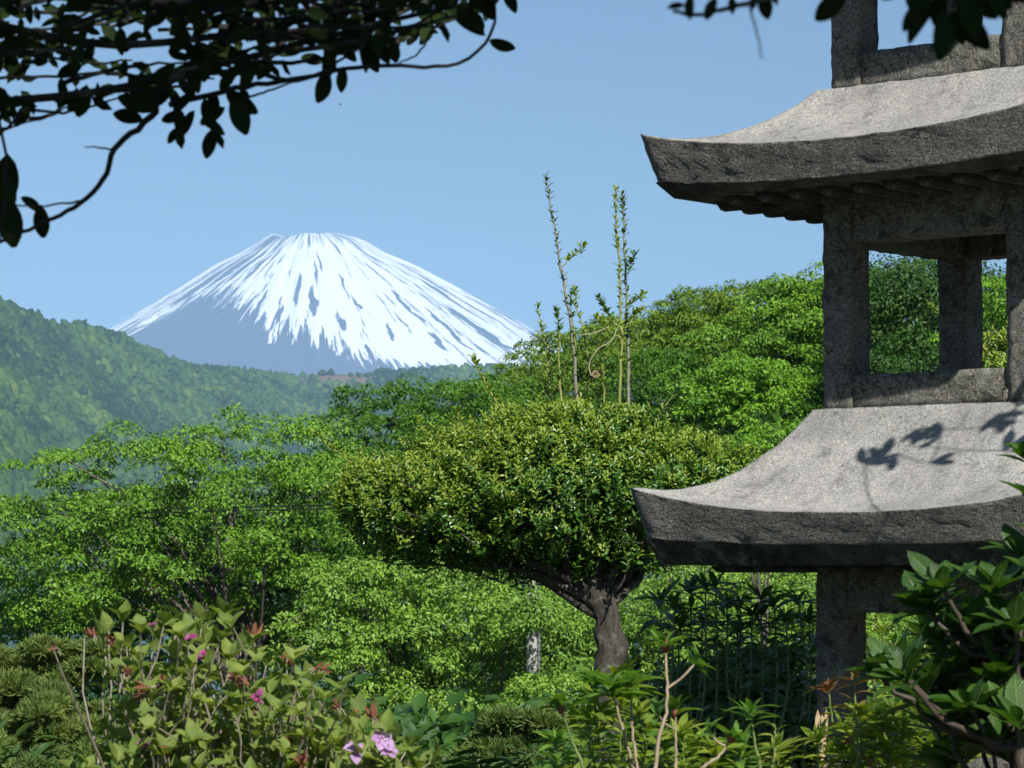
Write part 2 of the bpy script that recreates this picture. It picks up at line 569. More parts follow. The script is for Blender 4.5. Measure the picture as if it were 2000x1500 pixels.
mv = np.stack([MC.x + xo * MS, MD + yo * MS, mz], -1)
nr, nd = RR.shape
idx = np.arange(nr * nd).reshape(nr, nd)
nxt = np.roll(idx, -1, axis=1)
mf = np.stack([idx[:-1], nxt[:-1], nxt[1:], idx[1:]], -1).reshape(-1, 4)
bx = [-96, -80, -70, -62, -55, -50, -44, -38, -30, -24, -16, -12, -7, -1, 5, 12, 17, 28, 33, 45, 60, 96]
by = [664, 674, 674, 668, 660, 640, 602, 576, 570, 577, 590, 604, 622, 636, 645, 672, 692, 702, 712, 735, 745, 745]
bound = np.interp(DD, bx, by, left=700, right=700)
dark = np.interp(DD, [-96, -70, -58, -48, -36, -28, -10, 5, 25, 40, 55, 96], [.05, .05, .09, .11, .08, .03, -.02, -.05, -.05, .0, .04, .06], left=0, right=0)
dark = dark + .13 * np.clip((492 - yv) / 30, 0, 1) * (np.abs(DD) < 60)
# bare rock gullies read from the photograph: (angle, top row, bottom row, half width in degrees)
for (ga, g0, g1, gw) in [(-30, 470, 540, 1.0), (-23, 468, 530, .8), (6, 500, 570, .7), (17, 520, 590, .7), (-13, 560, 615, .8), (38, 500, 570, .8), (29, 600, 660, .8), (-45, 480, 570, 3.0), (-37, 478, 560, 2.6), (-27, 495, 556, 1.5), (-1.5, 525, 605, 1.3), (4.2, 555, 628, 1.7), (-10, 520, 545, 1.3),
                         (9, 480, 540, 1.1), (19, 575, 615, 1.0), (27, 468, 512, 1.4), (20.5, 600, 630, 1.3), (31, 570, 600, 1.0), (-15, 545, 580, .9),
                         (-6, 590, 640, 1.0), (12, 610, 660, 1.2), (24, 620, 680, 1.1), (36, 560, 640, 1.0), (41, 600, 690, 1.2), (47, 540, 620, .9), (53, 590, 700, 1.4), (60, 530, 640, 1.3), (34, 640, 700, 1.3), (-20, 500, 535, 1.0), (-5, 462, 500, 1.2), (3, 460, 490, 1.0), (14, 458, 485, 1.1), (-62, 520, 640, 2.2), (-53, 500, 600, 2.0)]:
    tt = np.clip((yv - g0) / (g1 - g0), 0, 1)
    q = np.clip(1.2 - np.abs(DD - ga + 2.4 * (fbm(yv / 16, DD * 0 + ga, 5.0) - .47)) / (gw * .72 * (0.3 + 0.9 * np.sin(np.pi * tt ** .8))), 0, 1) * np.clip((yv - g0) / 22, 0, 1) * np.clip((g1 - yv) / 22, 0, 1)
    dark = dark + q * 0.42
me = mesh_np('snowy_mountain', mv.reshape(-1, 3), mf, True, dict(ang=(DD / 10).ravel(), row=((yv - 450) / 100).ravel(), bound=((bound - 450) / 100).ravel(), dark=dark.ravel()))
m_mt, nt, N, L, b = new_mat('mountain_snow_rock')


def A(n_): return nnode(nt, 'ShaderNodeAttribute', attribute_name=n_).outputs['Fac']


aang, arow, abnd, adrk = A('ang'), A('row'), A('bound'), A('dark')
cv1 = nnode(nt, 'ShaderNodeCombineXYZ')
L.new(math_node(nt, 'MULTIPLY', aang, 4.2), cv1.inputs[0]); L.new(math_node(nt, 'MULTIPLY', arow, 0.75), cv1.inputs[1])
n1 = noise_tex(nt, cv1.outputs[0], 1.0, 6.0, 0.62, 0.25)
cv2 = nnode(nt, 'ShaderNodeCombineXYZ')
L.new(math_node(nt, 'MULTIPLY', aang, 11.0), cv2.inputs[0]); L.new(math_node(nt, 'MULTIPLY', arow, 2.4), cv2.inputs[1])
n2 = noise_tex(nt, cv2.outputs[0], 1.3, 5.0, 0.6, 0.3)
fade = math_node(nt, 'MULTIPLY', math_node(nt, 'SUBTRACT', abnd, arow), 0.5)
fade = math_node(nt, 'MINIMUM', fade, 0.10)
v = math_node(nt, 'SUBTRACT', n1, 0.49)
v = math_node(nt, 'ADD', v, math_node(nt, 'MULTIPLY', math_node(nt, 'SUBTRACT', n2, 0.5), 0.75))
v = math_node(nt, 'SUBTRACT', math_node(nt, 'ADD', v, fade), adrk)
mask = ramp(nt, math_node(nt, 'ADD', v, 0.5), [(0.485, 0.0), (0.515, 1.0)])
rock = ramp(nt, n2, [(0.3, (0.035, 0.03, 0.032)), (0.7, (0.075, 0.06, 0.055))])
c = mixc(nt, mask, rock, (0.88, 0.9, 0.92))
L.new(c, b.inputs['Base Color']); b.inputs['Roughness'].default_value = 0.8; b.inputs['Specular IOR Level'].default_value = 0.2
link('snowy_mountain', me, m_mt, kind='structure')

# --- the air: pale haze box round everything
HZ0, HZ1 = -31.0, float(mz.max()) + 60.0
hv_ = np.array([(x, y, z) for x in (-26000, 26000) for y in (-8000, 41000) for z in (HZ0, HZ1)], float)
hf = np.array([(0, 1, 3, 2), (4, 6, 7, 5), (0, 4, 5, 1), (2, 3, 7, 6), (0, 2, 6, 4), (1, 5, 7, 3)])
m_hz = bpy.data.materials.new('haze_air'); m_hz.use_nodes = True
nt = m_hz.node_tree; nt.nodes.remove(nt.nodes['Principled BSDF'])
pv = nt.nodes.new('ShaderNodeVolumePrincipled')
pv.inputs['Color'].default_value = (0.318, 0.555, 0.87, 1)
pv.inputs['Density'].default_value = 4.1e-5
pv.inputs['Density Attribute'].default_value = ''
pv.inputs['Anisotropy'].default_value = -0.3
nt.links.new(pv.outputs[0], nt.nodes['Material Output'].inputs['Volume'])
link('haze', mesh_np('haze', hv_, hf, False), m_hz, kind='stuff')

# ------------------------------------------------------------------ the stone pagoda lantern
def stone_mat(name, a, b_, dark, grain=420.0, bump=0.5, bscale=160.0, stretch=(1, 1, 1), blotch=0.0, bdist=0.004):
    m, nt, N, L, b = new_mat(name)
    tc = nnode(nt, 'ShaderNodeTexCoord')
    ob = tc.outputs['Object']
    g1 = noise_tex(nt, ob, grain, 2.0, 0.6)
    g2 = noise_tex(nt, ob, grain * 0.45, 3.0, 0.7)
    c = ramp(nt, g1, [(0.34, dark), (0.46, a), (0.56, b_), (0.72, (min(1, b_[0] * 1.5), min(1, b_[1] * 1.5), min(1, b_[2] * 1.5)))])
    c = mixc(nt, 1.0, c, ramp(nt, g2, [(0.35, (0.72, 0.72, 0.74)), (0.65, (1.22, 1.2, 1.16))]), 'MULTIPLY')
    w = noise_tex(nt, ob, 9.0, 6.0, 0.65)
    c = mixc(nt, 1.0, c, ramp(nt, w, [(0.3, (0.74, 0.74, 0.72)), (0.62, (1.08, 1.07, 1.04))]), 'MULTIPLY')
    st = noise_tex(nt, ob, 3.2, 7.0, 0.72, 0.5)
    c = mixc(nt, ramp(nt, st, [(0.46, 0.0), (0.66, 0.5)]), c, (0.19, 0.184, 0.168))
    smp = nnode(nt, 'ShaderNodeMapping'); smp.inputs['Scale'].default_value = (1, 1, 0.12)
    L.new(ob, smp.inputs['Vector'])
    rs = noise_tex(nt, smp.outputs[0], 26.0, 4.0, 0.6)
    c = mixc(nt, ramp(nt, rs, [(0.55, 0.0), (0.7, 0.45)]), c, (0.07, 0.066, 0.056))
    if blotch > 0:
        vo = noise_tex(nt, ob, 34.0, 5.0, 0.7, 0.6)
        c = mixc(nt, ramp(nt, vo, [(0.52, 0.0), (0.62, blotch)]), c, (0.028, 0.027, 0.022))
        vo2 = noise_tex(nt, ob, 21.0, 4.0, 0.7, 0.3)
        c = mixc(nt, ramp(nt, vo2, [(0.54, 0.0), (0.64, 0.6 * blotch)]), c, (0.17, 0.185, 0.125))
        vo3 = noise_tex(nt, ob, 13.0, 5.0, 0.72, 0.8)
        c = mixc(nt, ramp(nt, vo3, [(0.57, 0.0), (0.63, 0.75 * blotch)]), c, (0.30, 0.305, 0.27))
    sp_ = noise_tex(nt, ob, 55.0, 3.0, 0.6)
    c = mixc(nt, ramp(nt, sp_, [(0.62, 0.0), (0.7, 0.5)]), c, (0.06, 0.058, 0.05))
    L.new(c, b.inputs['Base Color'])
    b.inputs['Roughness'].default_value = 0.82
    b.inputs['Specular IOR Level'].default_value = 0.3
    mp = nnode(nt, 'ShaderNodeMapping'); mp.inputs['Scale'].default_value = stretch
    L.new(ob, mp.inputs['Vector'])
    h = math_node(nt, 'ADD', noise_tex(nt, mp.outputs[0], bscale, 5.0, 0.7), math_node(nt, 'MULTIPLY', g1, 0.35))
    bp = nnode(nt, 'ShaderNodeBump'); bp.inputs['Strength'].default_value = bump; bp.inputs['Distance'].default_value = bdist
    L.new(h, bp.inputs['Height']); L.new(bp.outputs['Normal'], b.inputs['Normal'])
    return m


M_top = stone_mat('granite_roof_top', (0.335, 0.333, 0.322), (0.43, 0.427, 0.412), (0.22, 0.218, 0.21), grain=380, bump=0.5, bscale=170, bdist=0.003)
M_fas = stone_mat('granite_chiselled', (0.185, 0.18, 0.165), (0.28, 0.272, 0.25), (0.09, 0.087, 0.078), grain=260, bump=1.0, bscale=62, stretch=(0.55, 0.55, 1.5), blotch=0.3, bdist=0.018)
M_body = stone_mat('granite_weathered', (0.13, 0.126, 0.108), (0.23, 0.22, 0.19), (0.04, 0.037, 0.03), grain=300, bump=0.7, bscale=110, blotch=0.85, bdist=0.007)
M_under_shade = stone_mat('granite_underside_shade', (0.03, 0.028, 0.025), (0.05, 0.047, 0.041), (0.014, 0.013, 0.011), grain=260, bump=0.8, bscale=80, blotch=0.5, bdist=0.006)  # same granite, with the shade under the eaves darkened into its colour

TH = math.radians(40.5)
PZ = -1.25
pag = thing('stone_pagoda', 'weathered grey granite pagoda lantern with curved roofs and open storeys', 'stone lantern', (0.949, 6.026, PZ), -TH)


def nz(x, y, z, s):
    return noise.noise(Vector((x * s, y * s, z * s)))


def make_roof(name, S, T, z_mid, lift, z_top, fas_mid, fas_lift, z_under, seed, label=None):
    """stone roof slab: concave top, upturned corners, sloping chiselled edge, flat underside"""
    Mn = 44
    bb = np.sin(np.linspace(-np.pi / 2, np.pi / 2, Mn + 1))[:-1]
    bb = 0.55 * bb + 0.45 * np.linspace(-1, 1, Mn + 1)[:-1]
    rings = []                                          # (half size, z(b) , material)
    for a in (1.0, 0.985, 0.96, 0.92, 0.87, 0.81, 0.75, 0.68, 0.61, 0.54, 0.47, 0.40, 0.33, 0.26, 0.19, 0.125, 0.07, 0.03, 0.008):
        h = S / 2 + (T / 2 - S / 2) * a
        rings.append((h, z_mid + (z_top - z_mid) * a ** 2.2, lift * (1 - a) ** 1.15, 'top'))
    for v in (0.0, 0.04, 0.16, 0.3, 0.44, 0.58, 0.72, 0.86, 0.96, 1.0):
        h = S / 2 - 0.025 * v
        rings.append((h, z_mid + (fas_mid - z_mid) * v, lift + (fas_lift - lift) * v, 'fas'))
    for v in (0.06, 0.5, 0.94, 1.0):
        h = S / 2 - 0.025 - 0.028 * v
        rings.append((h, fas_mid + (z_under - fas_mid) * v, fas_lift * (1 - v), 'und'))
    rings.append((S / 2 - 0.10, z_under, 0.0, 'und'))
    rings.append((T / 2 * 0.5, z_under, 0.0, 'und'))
    V = []
    for (h, z, lf, kd) in rings:
        for side in range(4):
            ca, sa = math.cos(side * math.pi / 2), math.sin(side * math.pi / 2)
            for b_ in bb:
                zz = z + lf * abs(b_) ** 2.4
                rd = 1 - 0.014 * max(0.0, (abs(b_) - 0.955) / 0.045) ** 2 if kd != 'und' else 1.0
                if kd == 'top' and h < S * 0.42: rd = 1.0
                x, y = b_ * h * rd, -h * rd
                X, Y = ca * x - sa * y, sa * x + ca * y
                d = 0.0022 * nz(X + seed, Y, zz, 26) + 0.0016 * nz(X, Y + seed, zz, 70)
                if kd == 'fas': d += 0.0032 * nz(X + seed, Y, zz * 1.6, 45) + 0.0022 * nz(X, Y, zz * 2 + seed, 120)
                if kd == 'und': d *= 0.6
                nX, nY = math.sin(side * math.pi / 2), -math.cos(side * math.pi / 2)
                if kd == 'fas' or kd == 'und': V.append((X + nX * d, Y + nY * d, zz + d * 0.4 + PZ * -1))
                else: V.append((X, Y, zz + d + PZ * -1))
    per = 4 * Mn
    f = []; mi = []
    for r in range(len(rings) - 1):
        kd = rings[r + 1][3]
        for i in range(per):
            k = (i + 1) % per
            f.append((r * per + i, (r + 1) * per + i, (r + 1) * per + k, r * per + k))
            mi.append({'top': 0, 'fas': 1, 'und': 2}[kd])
    me = bpy.data.meshes.new(name)
    caps = [tuple(range(per)), tuple((len(rings) - 1) * per + i for i in reversed(range(per)))]
    me.from_pydata(V, [], f + caps)
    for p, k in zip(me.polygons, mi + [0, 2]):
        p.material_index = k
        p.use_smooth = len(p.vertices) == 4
    for mm in (M_top, M_fas, M_under_shade): me.materials.append(mm)
    o = link(name, me, None, pag)
    if label: o['label'] = label
    return o


def rough_box(name, c, size, mat, parent, chip=0.0035, step=0.013, seed=0.0):
    """hewn block: subdivided, worn edges, slightly uneven faces"""
    sx, sy, sz = size
    n = [max(2, int(round(v / step))) for v in size]
    bm = bmesh.new()

    def grid(o, u, v, nu, nv):
        g = [[bm.verts.new(o + u * (i / nu) + v * (j / nv)) for j in range(nv + 1)] for i in range(nu + 1)]
        for i in range(nu):
            for j in range(nv):
                bm.faces.new((g[i][j], g[i + 1][j], g[i + 1][j + 1], g[i][j + 1]))
    X, Y, Z = Vector((sx, 0, 0)), Vector((0, sy, 0)), Vector((0, 0, sz))
    o = Vector((-sx / 2, -sy / 2, -sz / 2))
    grid(o, Y, X, n[1], n[0]); grid(o + Z, X, Y, n[0], n[1])
    grid(o, X, Z, n[0], n[2]); grid(o + Y, Z, X, n[2], n[0])
    grid(o, Z, Y, n[2], n[1]); grid(o + X, Y, Z, n[1], n[2])
    bmesh.ops.remove_doubles(bm, verts=bm.verts, dist=1e-5)
    for v in bm.verts:
        p = v.co
        e = [abs(abs(p[i]) - size[i] / 2) < 1e-4 for i in range(3)]
        q = p + Vector(c) + Vector((seed, seed * 1.7, seed * 0.3))
        d = 0.0013 * nz(q.x, q.y, q.z, 40) + 0.001 * nz(q.x, q.y, q.z, 95)
        k = sum(e)
        amt = d
        if k >= 2 and not (name in ('sill', 'lintel') and abs(abs(p[0 if sx > sy else 1]) - max(sx, sy) / 2) < 1e-4):
            amt -= chip * (0.45 + 1.1 * max(0, nz(q.x, q.y, q.z, 30) + 0.25) + 0.6 * max(0, nz(q.y, q.z, q.x, 75)))
        for i in range(3):
            if e[i]: p[i] += math.copysign(amt, p[i])
    for f_ in bm.faces: f_.smooth = True
    me = bpy.data.meshes.new(name)
    bm.to_mesh(me); bm.free()
    ob = link(name, me, mat, parent)
    ob.location = c
    return ob


def rotz(p, k):
    for _ in range(k): p = (-p[1], p[0], p[2])
    return p


def make_storey(s, z0, z1, w, sill, lintel, wall, seed):
    """four corner columns, four sills and four lintels round an open chamber"""
    B = -PZ
    for k in range(4):
        c = rotz((-(s - w) / 2, -(s - w) / 2, (z0 + z1) / 2 + B), k)
        rough_box('column', c, (w, w, z1 - z0), M_body, pag, seed=seed + k * 3.1, chip=0.0022)
        ln = s - 2 * w - 0.0006
        for nm, a, b_ in (('sill', z0, z0 + sill), ('lintel', z1 - lintel, z1)):
            c = rotz((0, -(s / 2 - wall / 2 - 0.002), (a + b_) / 2 + B), k)
            sz = (ln, wall, b_ - a) if k % 2 == 0 else (wall, ln, b_ - a)
            rough_box(nm, c, sz, M_body, pag, seed=seed + 11 + k * 2.3, chip=0.0018)


def make_rafters(S, s, z, seed, pitch=0.073, depth=0.02):
    """carved rafters under the eaves; alike pieces share one mesh per length"""
    B = -PZ
    n = int((S - 0.16) / pitch)
    for k in range(4):
        for i in range(n + 1):
            x = (i - n / 2) * pitch
            y0, y1 = -(S / 2 - 0.075), -max(s / 2 + 0.004, abs(x) + 0.012)
            if y1 - y0 < 0.03: continue
            L_ = y1 - y0
            prof = [(-0.019, 0.0), (-0.017, -0.5), (-0.009, -0.92), (0, -1.0), (0.009, -0.92), (0.017, -0.5), (0.019, 0.0)]
            key = 'rafter_%d_%d' % (round(L_ * 1000), round(depth * 1000))
            me = bpy.data.meshes.get(key)
            if me is None:
                V = []
                for t, ds in ((0, 0.55), (0.03, 0.9), (0.1, 1.0), (1, 1.0)):
                    for (px_, pz_) in prof: V.append((px_, t * L_, pz_ * depth * ds - 0.0005))
                m_ = len(prof); f = []
                for r in range(3):
                    for j in range(m_ - 1):
                        a = r * m_ + j
                        f.append((a, a + 1, a + m_ + 1, a + m_))
                f += [tuple(reversed(range(m_))), tuple(3 * m_ + j for j in range(m_))]
                me = bpy.data.meshes.new(key); me.from_pydata(V, [], f); me.materials.append(M_under_shade)
            o = link('rafter', me, None, pag)
            o.location = rotz((x, y0, z + B), k)
            o.rotation_euler = (0, 0, k * math.pi / 2)


ROOFS = []
# base hidden among the plants, then three storeys under three roofs
rough_box('base_stone', (0, 0, 0.06), (0.86, 0.86, 0.20), M_body, pag, step=0.03, chip=0.01)
rough_box('pedestal', (0, 0, 0.46), (0.58, 0.58, 0.60), M_body, pag, step=0.02, chip=0.006, seed=4)
rough_box('platform', (0, 0, 0.805), (0.70, 0.70, 0.09), M_fas, pag, step=0.02, chip=0.008, seed=5)
make_storey(0.502, -0.40, 0.004, 0.066, 0.07, 0.088, 0.066, 1.0)
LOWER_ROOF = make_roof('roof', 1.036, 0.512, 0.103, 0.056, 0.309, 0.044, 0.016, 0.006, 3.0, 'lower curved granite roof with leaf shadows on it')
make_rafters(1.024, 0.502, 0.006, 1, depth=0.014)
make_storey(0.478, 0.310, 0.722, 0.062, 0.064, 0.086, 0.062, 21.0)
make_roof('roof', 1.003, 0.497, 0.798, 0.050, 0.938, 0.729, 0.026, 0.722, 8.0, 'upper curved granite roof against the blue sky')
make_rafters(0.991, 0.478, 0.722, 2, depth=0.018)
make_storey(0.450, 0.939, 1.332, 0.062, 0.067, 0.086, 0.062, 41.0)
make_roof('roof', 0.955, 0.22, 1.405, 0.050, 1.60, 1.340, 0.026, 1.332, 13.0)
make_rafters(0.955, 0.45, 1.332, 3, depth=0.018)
# finial on top
prof = [(0.10, 1.60), (0.10, 1.66), (0.06, 1.68), (0.05, 1.73), (0.085, 1.76), (0.05, 1.79), (0.045, 1.85), (0.075, 1.9), (0.085, 1.95), (0.06, 2.02), (0.02, 2.08), (0.004, 2.12)]
V = []; f = []
for r, z in prof:
    for i in range(16):
        a = 2 * math.pi * i / 16
        V.append((r * math.cos(a), r * math.sin(a), z - PZ - 0.004))
for i in range(len(prof) - 1):
    for j in range(16):
        f.append((i * 16 + j, i * 16 + (j + 1) % 16, (i + 1) * 16 + (j + 1) % 16, (i + 1) * 16 + j))
me = bpy.data.meshes.new('finial'); me.from_pydata(V, [], f)
for p in me.polygons: p.use_smooth = True
link('finial', me, M_top, pag)

# ------------------------------------------------------------------ trees on the slope below the garden
M_maple = leaf_mat('maple_leaves', [(0.070, 0.175, 0.018), (0.124, 0.269, 0.023), (0.172, 0.329, 0.030), (0.101, 0.228, 0.023)], patch=0.5, trans=0.13)
M_maple2 = leaf_mat('bright_maple_leaves', [(0.097, 0.242, 0.016), (0.156, 0.326, 0.023), (0.127, 0.290, 0.021)], patch=0.6, trans=0.13)
M_cherry = leaf_mat('cherry_leaves', [(0.113, 0.240, 0.025), (0.177, 0.329, 0.034), (0.228, 0.380, 0.057), (0.140, 0.278, 0.029)], patch=0.5, trans=0.18, spec=0.5)
M_olive = leaf_mat('olive_green_leaves', [(0.095, 0.189, 0.023), (0.152, 0.260, 0.030), (0.189, 0.278, 0.039)], patch=0.3, trans=0.3)
M_dark = leaf_mat('dark_tree_leaves', [(0.022, 0.068, 0.012), (0.036, 0.1, 0.016), (0.05, 0.125, 0.018)], patch=0.4, trans=0.22)
M_mid = leaf_mat('mid_green_leaves', [(0.051, 0.143, 0.016), (0.084, 0.205, 0.021), (0.113, 0.248, 0.023)], patch=0.4, trans=0.3)
M_pine = leaf_mat('pine_needles', [(0.13, 0.21, 0.05), (0.19, 0.27, 0.075), (0.24, 0.3, 0.1)], patch=2.0, trans=0.35)
M_bark = bark_mat('grey_brown_bark', (0.05, 0.042, 0.034), (0.16, 0.14, 0.115), 6.0)
M_bark_d = bark_mat('dark_bark', (0.03, 0.026, 0.02), (0.09, 0.078, 0.062), 9.0)


def pick_centres(ell, n, rng, sep):
    """pad centres spread over a crown given as photo ellipses (cx, cy, rx, ry, depth, depth_radius)"""
    area = np.array([e[2] * e[3] for e in ell], float); area /= area.sum()
    out = []; tries = 0
    while len(out) < n and tries < n * 60:
        tries += 1
        e = ell[int(rng.choice(len(ell), p=area))]
        q = rng.normal(size=3); q *= rng.uniform() ** (1 / 3) * rng.uniform(.8, 1.28) / np.linalg.norm(q)
        p = np.array(P(e[0] + q[0] * e[2], e[1] + q[1] * e[3], e[4] + q[2] * e[5]))
        s_ = sep * (1 - 0.5 * tries / (n * 60))
        if all(np.linalg.norm((p - o_) * np.array([0.8, 0.6, 3.0])) > s_ for o_ in out): out.append(p)
    return np.array(out)


def pad_leaves(c, r, n, rng, flat=0.2, droop=0.3, up=0.5, tilt=None):
    """layered foliage pad: leaves lie roughly level, hanging at the rim"""
    rho = np.sqrt(rng.uniform(0, 1, n)); an = rng.uniform(0, 2 * np.pi, n)
    wob = 1 + 0.24 * np.sin(an * 3 + rng.uniform(0, 6)) + 0.14 * np.sin(an * 7 + rng.uniform(0, 6))
    x = rho * np.cos(an) * wob; y = rho * np.sin(an) * wob
    shell = np.where(rng.uniform(0, 1, n) < 0.82, 0.0, rng.uniform(-.5, 0, n))
    z = (0.25 + droop) * (1 - rho ** 2) + shell * 0.5 + rng.normal(size=n) * flat * 0.3 + 0.07 * np.sin(x * 7 + c[0] * 5) * np.cos(y * 6 + c[1])
    if tilt is not None: z = z + x * tilt[0] + y * tilt[1]
    pos = c + r * np.stack([x, y, z], -1)
    out = np.stack([np.cos(an), np.sin(an), -0.25 - 0.5 * rho], -1)
    d = nrm(out + rng.normal(size=(n, 3)) * 0.6)
    k = (0.25 + droop) * 1.7
    u = nrm(np.stack([x * k + .05, y * k - .2, 0.9 + 0 * x], -1) + rng.normal(size=(n, 3)) * up * 0.75)
    return pos, d, u


def blob_leaves(c, r, n, rng, squash=0.75):
    q = unit_rand(n, rng)
    q[:, 2] = np.where(q[:, 2] < -0.25, -q[:, 2] * 0.8, q[:, 2])
    rad = rng.uniform(0, 1, n) ** 0.28
    lump = 1 + 0.25 * np.sin(q[:, 0] * 5 + c[0] * 3) * np.sin(q[:, 2] * 6 + c[2] * 2) + 0.12 * rng.normal(size=n)
    pos = c + r * q * (rad * lump)[:, None] * np.array([1, 1, squash])
    d = nrm(np.cross(q, rng.normal(size=(n, 3))) + 0.5 * q + np.array([0, 0, -0.35]))
    u = nrm(q * 0.6 + np.array([0.1, -.3, 0.7]) + rng.normal(size=(n, 3)) * 0.5)
    return pos, d, u


def tree(name, label, cat, ell, n_pads, r_pad, per_pad, leaf, mat, base_px, base_d, trunk_r, style='pad', seed=1, sep=0.8,
         group=None, bark=None, fork_px=None, limbs=12, flat=0.22, droop=0.32, inner=0.0, extra=None):
    rng = np.random.default_rng(seed)
    d0 = base_d
    bx = P(base_px, 1110, d0).x
    base = Vector((bx, d0, ground_h(d0) - 0.1))
    t = thing(name, label, cat, base, 0, group)
    cen = pick_centres(ell, n_pads, rng, sep)
    if extra is not None: cen = np.vstack([cen, extra])
    # trunk and limbs
    if fork_px is None:
        lowz = np.percentile(cen[:, 2], 15)
        fork = Vector((float(np.mean(cen[:, 0])) * 0.5 + bx * 0.5, d0, float(lowz)))
    else:
        fork = P(fork_px[0], fork_px[1], d0)
    bk = bark or M_bark
    path = smooth_path([base, base.lerp(fork, 0.45) + Vector((rng.normal() * .12, 0, 0)), fork, fork + Vector((rng.normal() * .2, .1, (np.max(cen[:, 2]) - fork.z) * 0.6))], 14, trunk_r * 0.15, rng)
    tube('trunk', path, np.linspace(trunk_r, trunk_r * 0.3, 14), bk, t, 9, base)
    order = rng.permutation(len(cen))[:limbs]
    for i in order:
        c = Vector(cen[i])
        k = int(rng.integers(6, 11)); st = Vector(path[k])
        if st.z > c.z + 0.4: st = Vector(path[6])
        mid = st.lerp(c, 0.5) + Vector((rng.normal() * .15, rng.normal() * .15, 0.15 * (c - st).length * rng.uniform(-.3, .8)))
        pp = smooth_path([st, mid, c], 9, 0.03, rng)
        tube('limb', pp, np.linspace(trunk_r * 0.38, trunk_r * 0.07, 9), bk, t, 5, base)
    ps, ds, us = [], [], []
    cc = np.mean(cen, axis=0)
    for c in cen:
        r = r_pad * rng.uniform(0.6, 1.3)
        n = int(1.5 * per_pad * (r / r_pad) ** 2)
        if style == 'pad':
            off = (c - cc) * np.array([1, 1, 0]) + rng.normal(size=3) * np.array([.5, .7, 0]) * r_pad
            dirn = off / max(np.linalg.norm(off), 1e-6)
            sidev = np.array([-dirn[1], dirn[0], 0])
            drp = rng.uniform(0.05, 0.35)
            parts_ = []
            for j in range(6):
                u_ = (j - 2.2) / 2.6 + rng.normal() * .12
                cj = c + dirn * u_ * r * 1.15 + sidev * rng.normal() * r * 0.42 + np.array([0, 0, (-drp * u_ * abs(u_) * .5 + rng.normal() * .10) * r])
                rj = r * rng.uniform(.32, .54) * (1.0 - 0.25 * max(0, u_))
                parts_.append(pad_leaves(cj, rj, max(8, n // 6), rng, flat, droop, 0.42, (-0.12 * dirn[0] * rng.uniform(0, 1.5), -0.12 * dirn[1] * rng.uniform(0, 1.5))))
            a = tuple(np.vstack([q[k] for q in parts_]) for k in range(3))
        else:
            a = blob_leaves(c, r, n, rng)
        ps.append(a[0]); ds.append(a[1]); us.append(a[2])
    pos = np.vstack(ps)
    size = leaf * 0.8 * rng.uniform(0.65, 1.25, len(pos))
    leaf_cloud('crown', FAR_LEAF, pos, np.vstack(ds), np.vstack(us), size, mat, t, 'stuff', base, rng.uniform(.8, 1.3, len(pos)))
    return t


# big spreading maple on the left
tree('maple_tree', 'large spreading green maple in layered tiers at the left below the hill', 'tree',
     [(470, 885, 110, 45, 60, 1.6), (330, 905, 150, 45, 60, 2.0), (170, 925, 120, 42, 60, 1.8), (560, 930, 120, 55, 60, 1.8), (370, 980, 270, 55, 59.5, 2.6),
      (90, 1010, 100, 50, 60, 1.6), (560, 1040, 140, 70, 59.5, 2.0), (250, 1065, 210, 45, 59, 2.2), (470, 1105, 150, 35, 58.6, 1.6), (60, 1110, 90, 45, 59.5, 1.5),
      (160, 1150, 150, 35, 59, 1.5), (420, 842, 45, 22, 60, .6), (520, 845, 50, 20, 60, .6), (300, 1190, 190, 45, 61, 1.2), (90, 1210, 120, 35, 60, 1.2), (600, 1180, 110, 40, 61, 1.0)],
     84, 0.82, 640, 0.105, M_maple, 600, 60, 0.17, 'pad', 3, 0.95, fork_px=(430, 1120), limbs=26, flat=0.16, droop=0.42)
tree('broadleaf_tree', 'dark shaded tree hidden behind the lower tiers of the left maple', 'tree',
     [(330, 1060, 220, 70, 65, 1.5), (500, 1120, 200, 80, 65, 1.5), (220, 1170, 180, 60, 65, 1.4), (420, 1220, 230, 60, 64, 1.4), (60, 1230, 120, 40, 64, 1.2)],
     60, 1.0, 220, 0.2, M_dark, 350, 65, 0.14, 'blob', 4, 0.8, limbs=5)
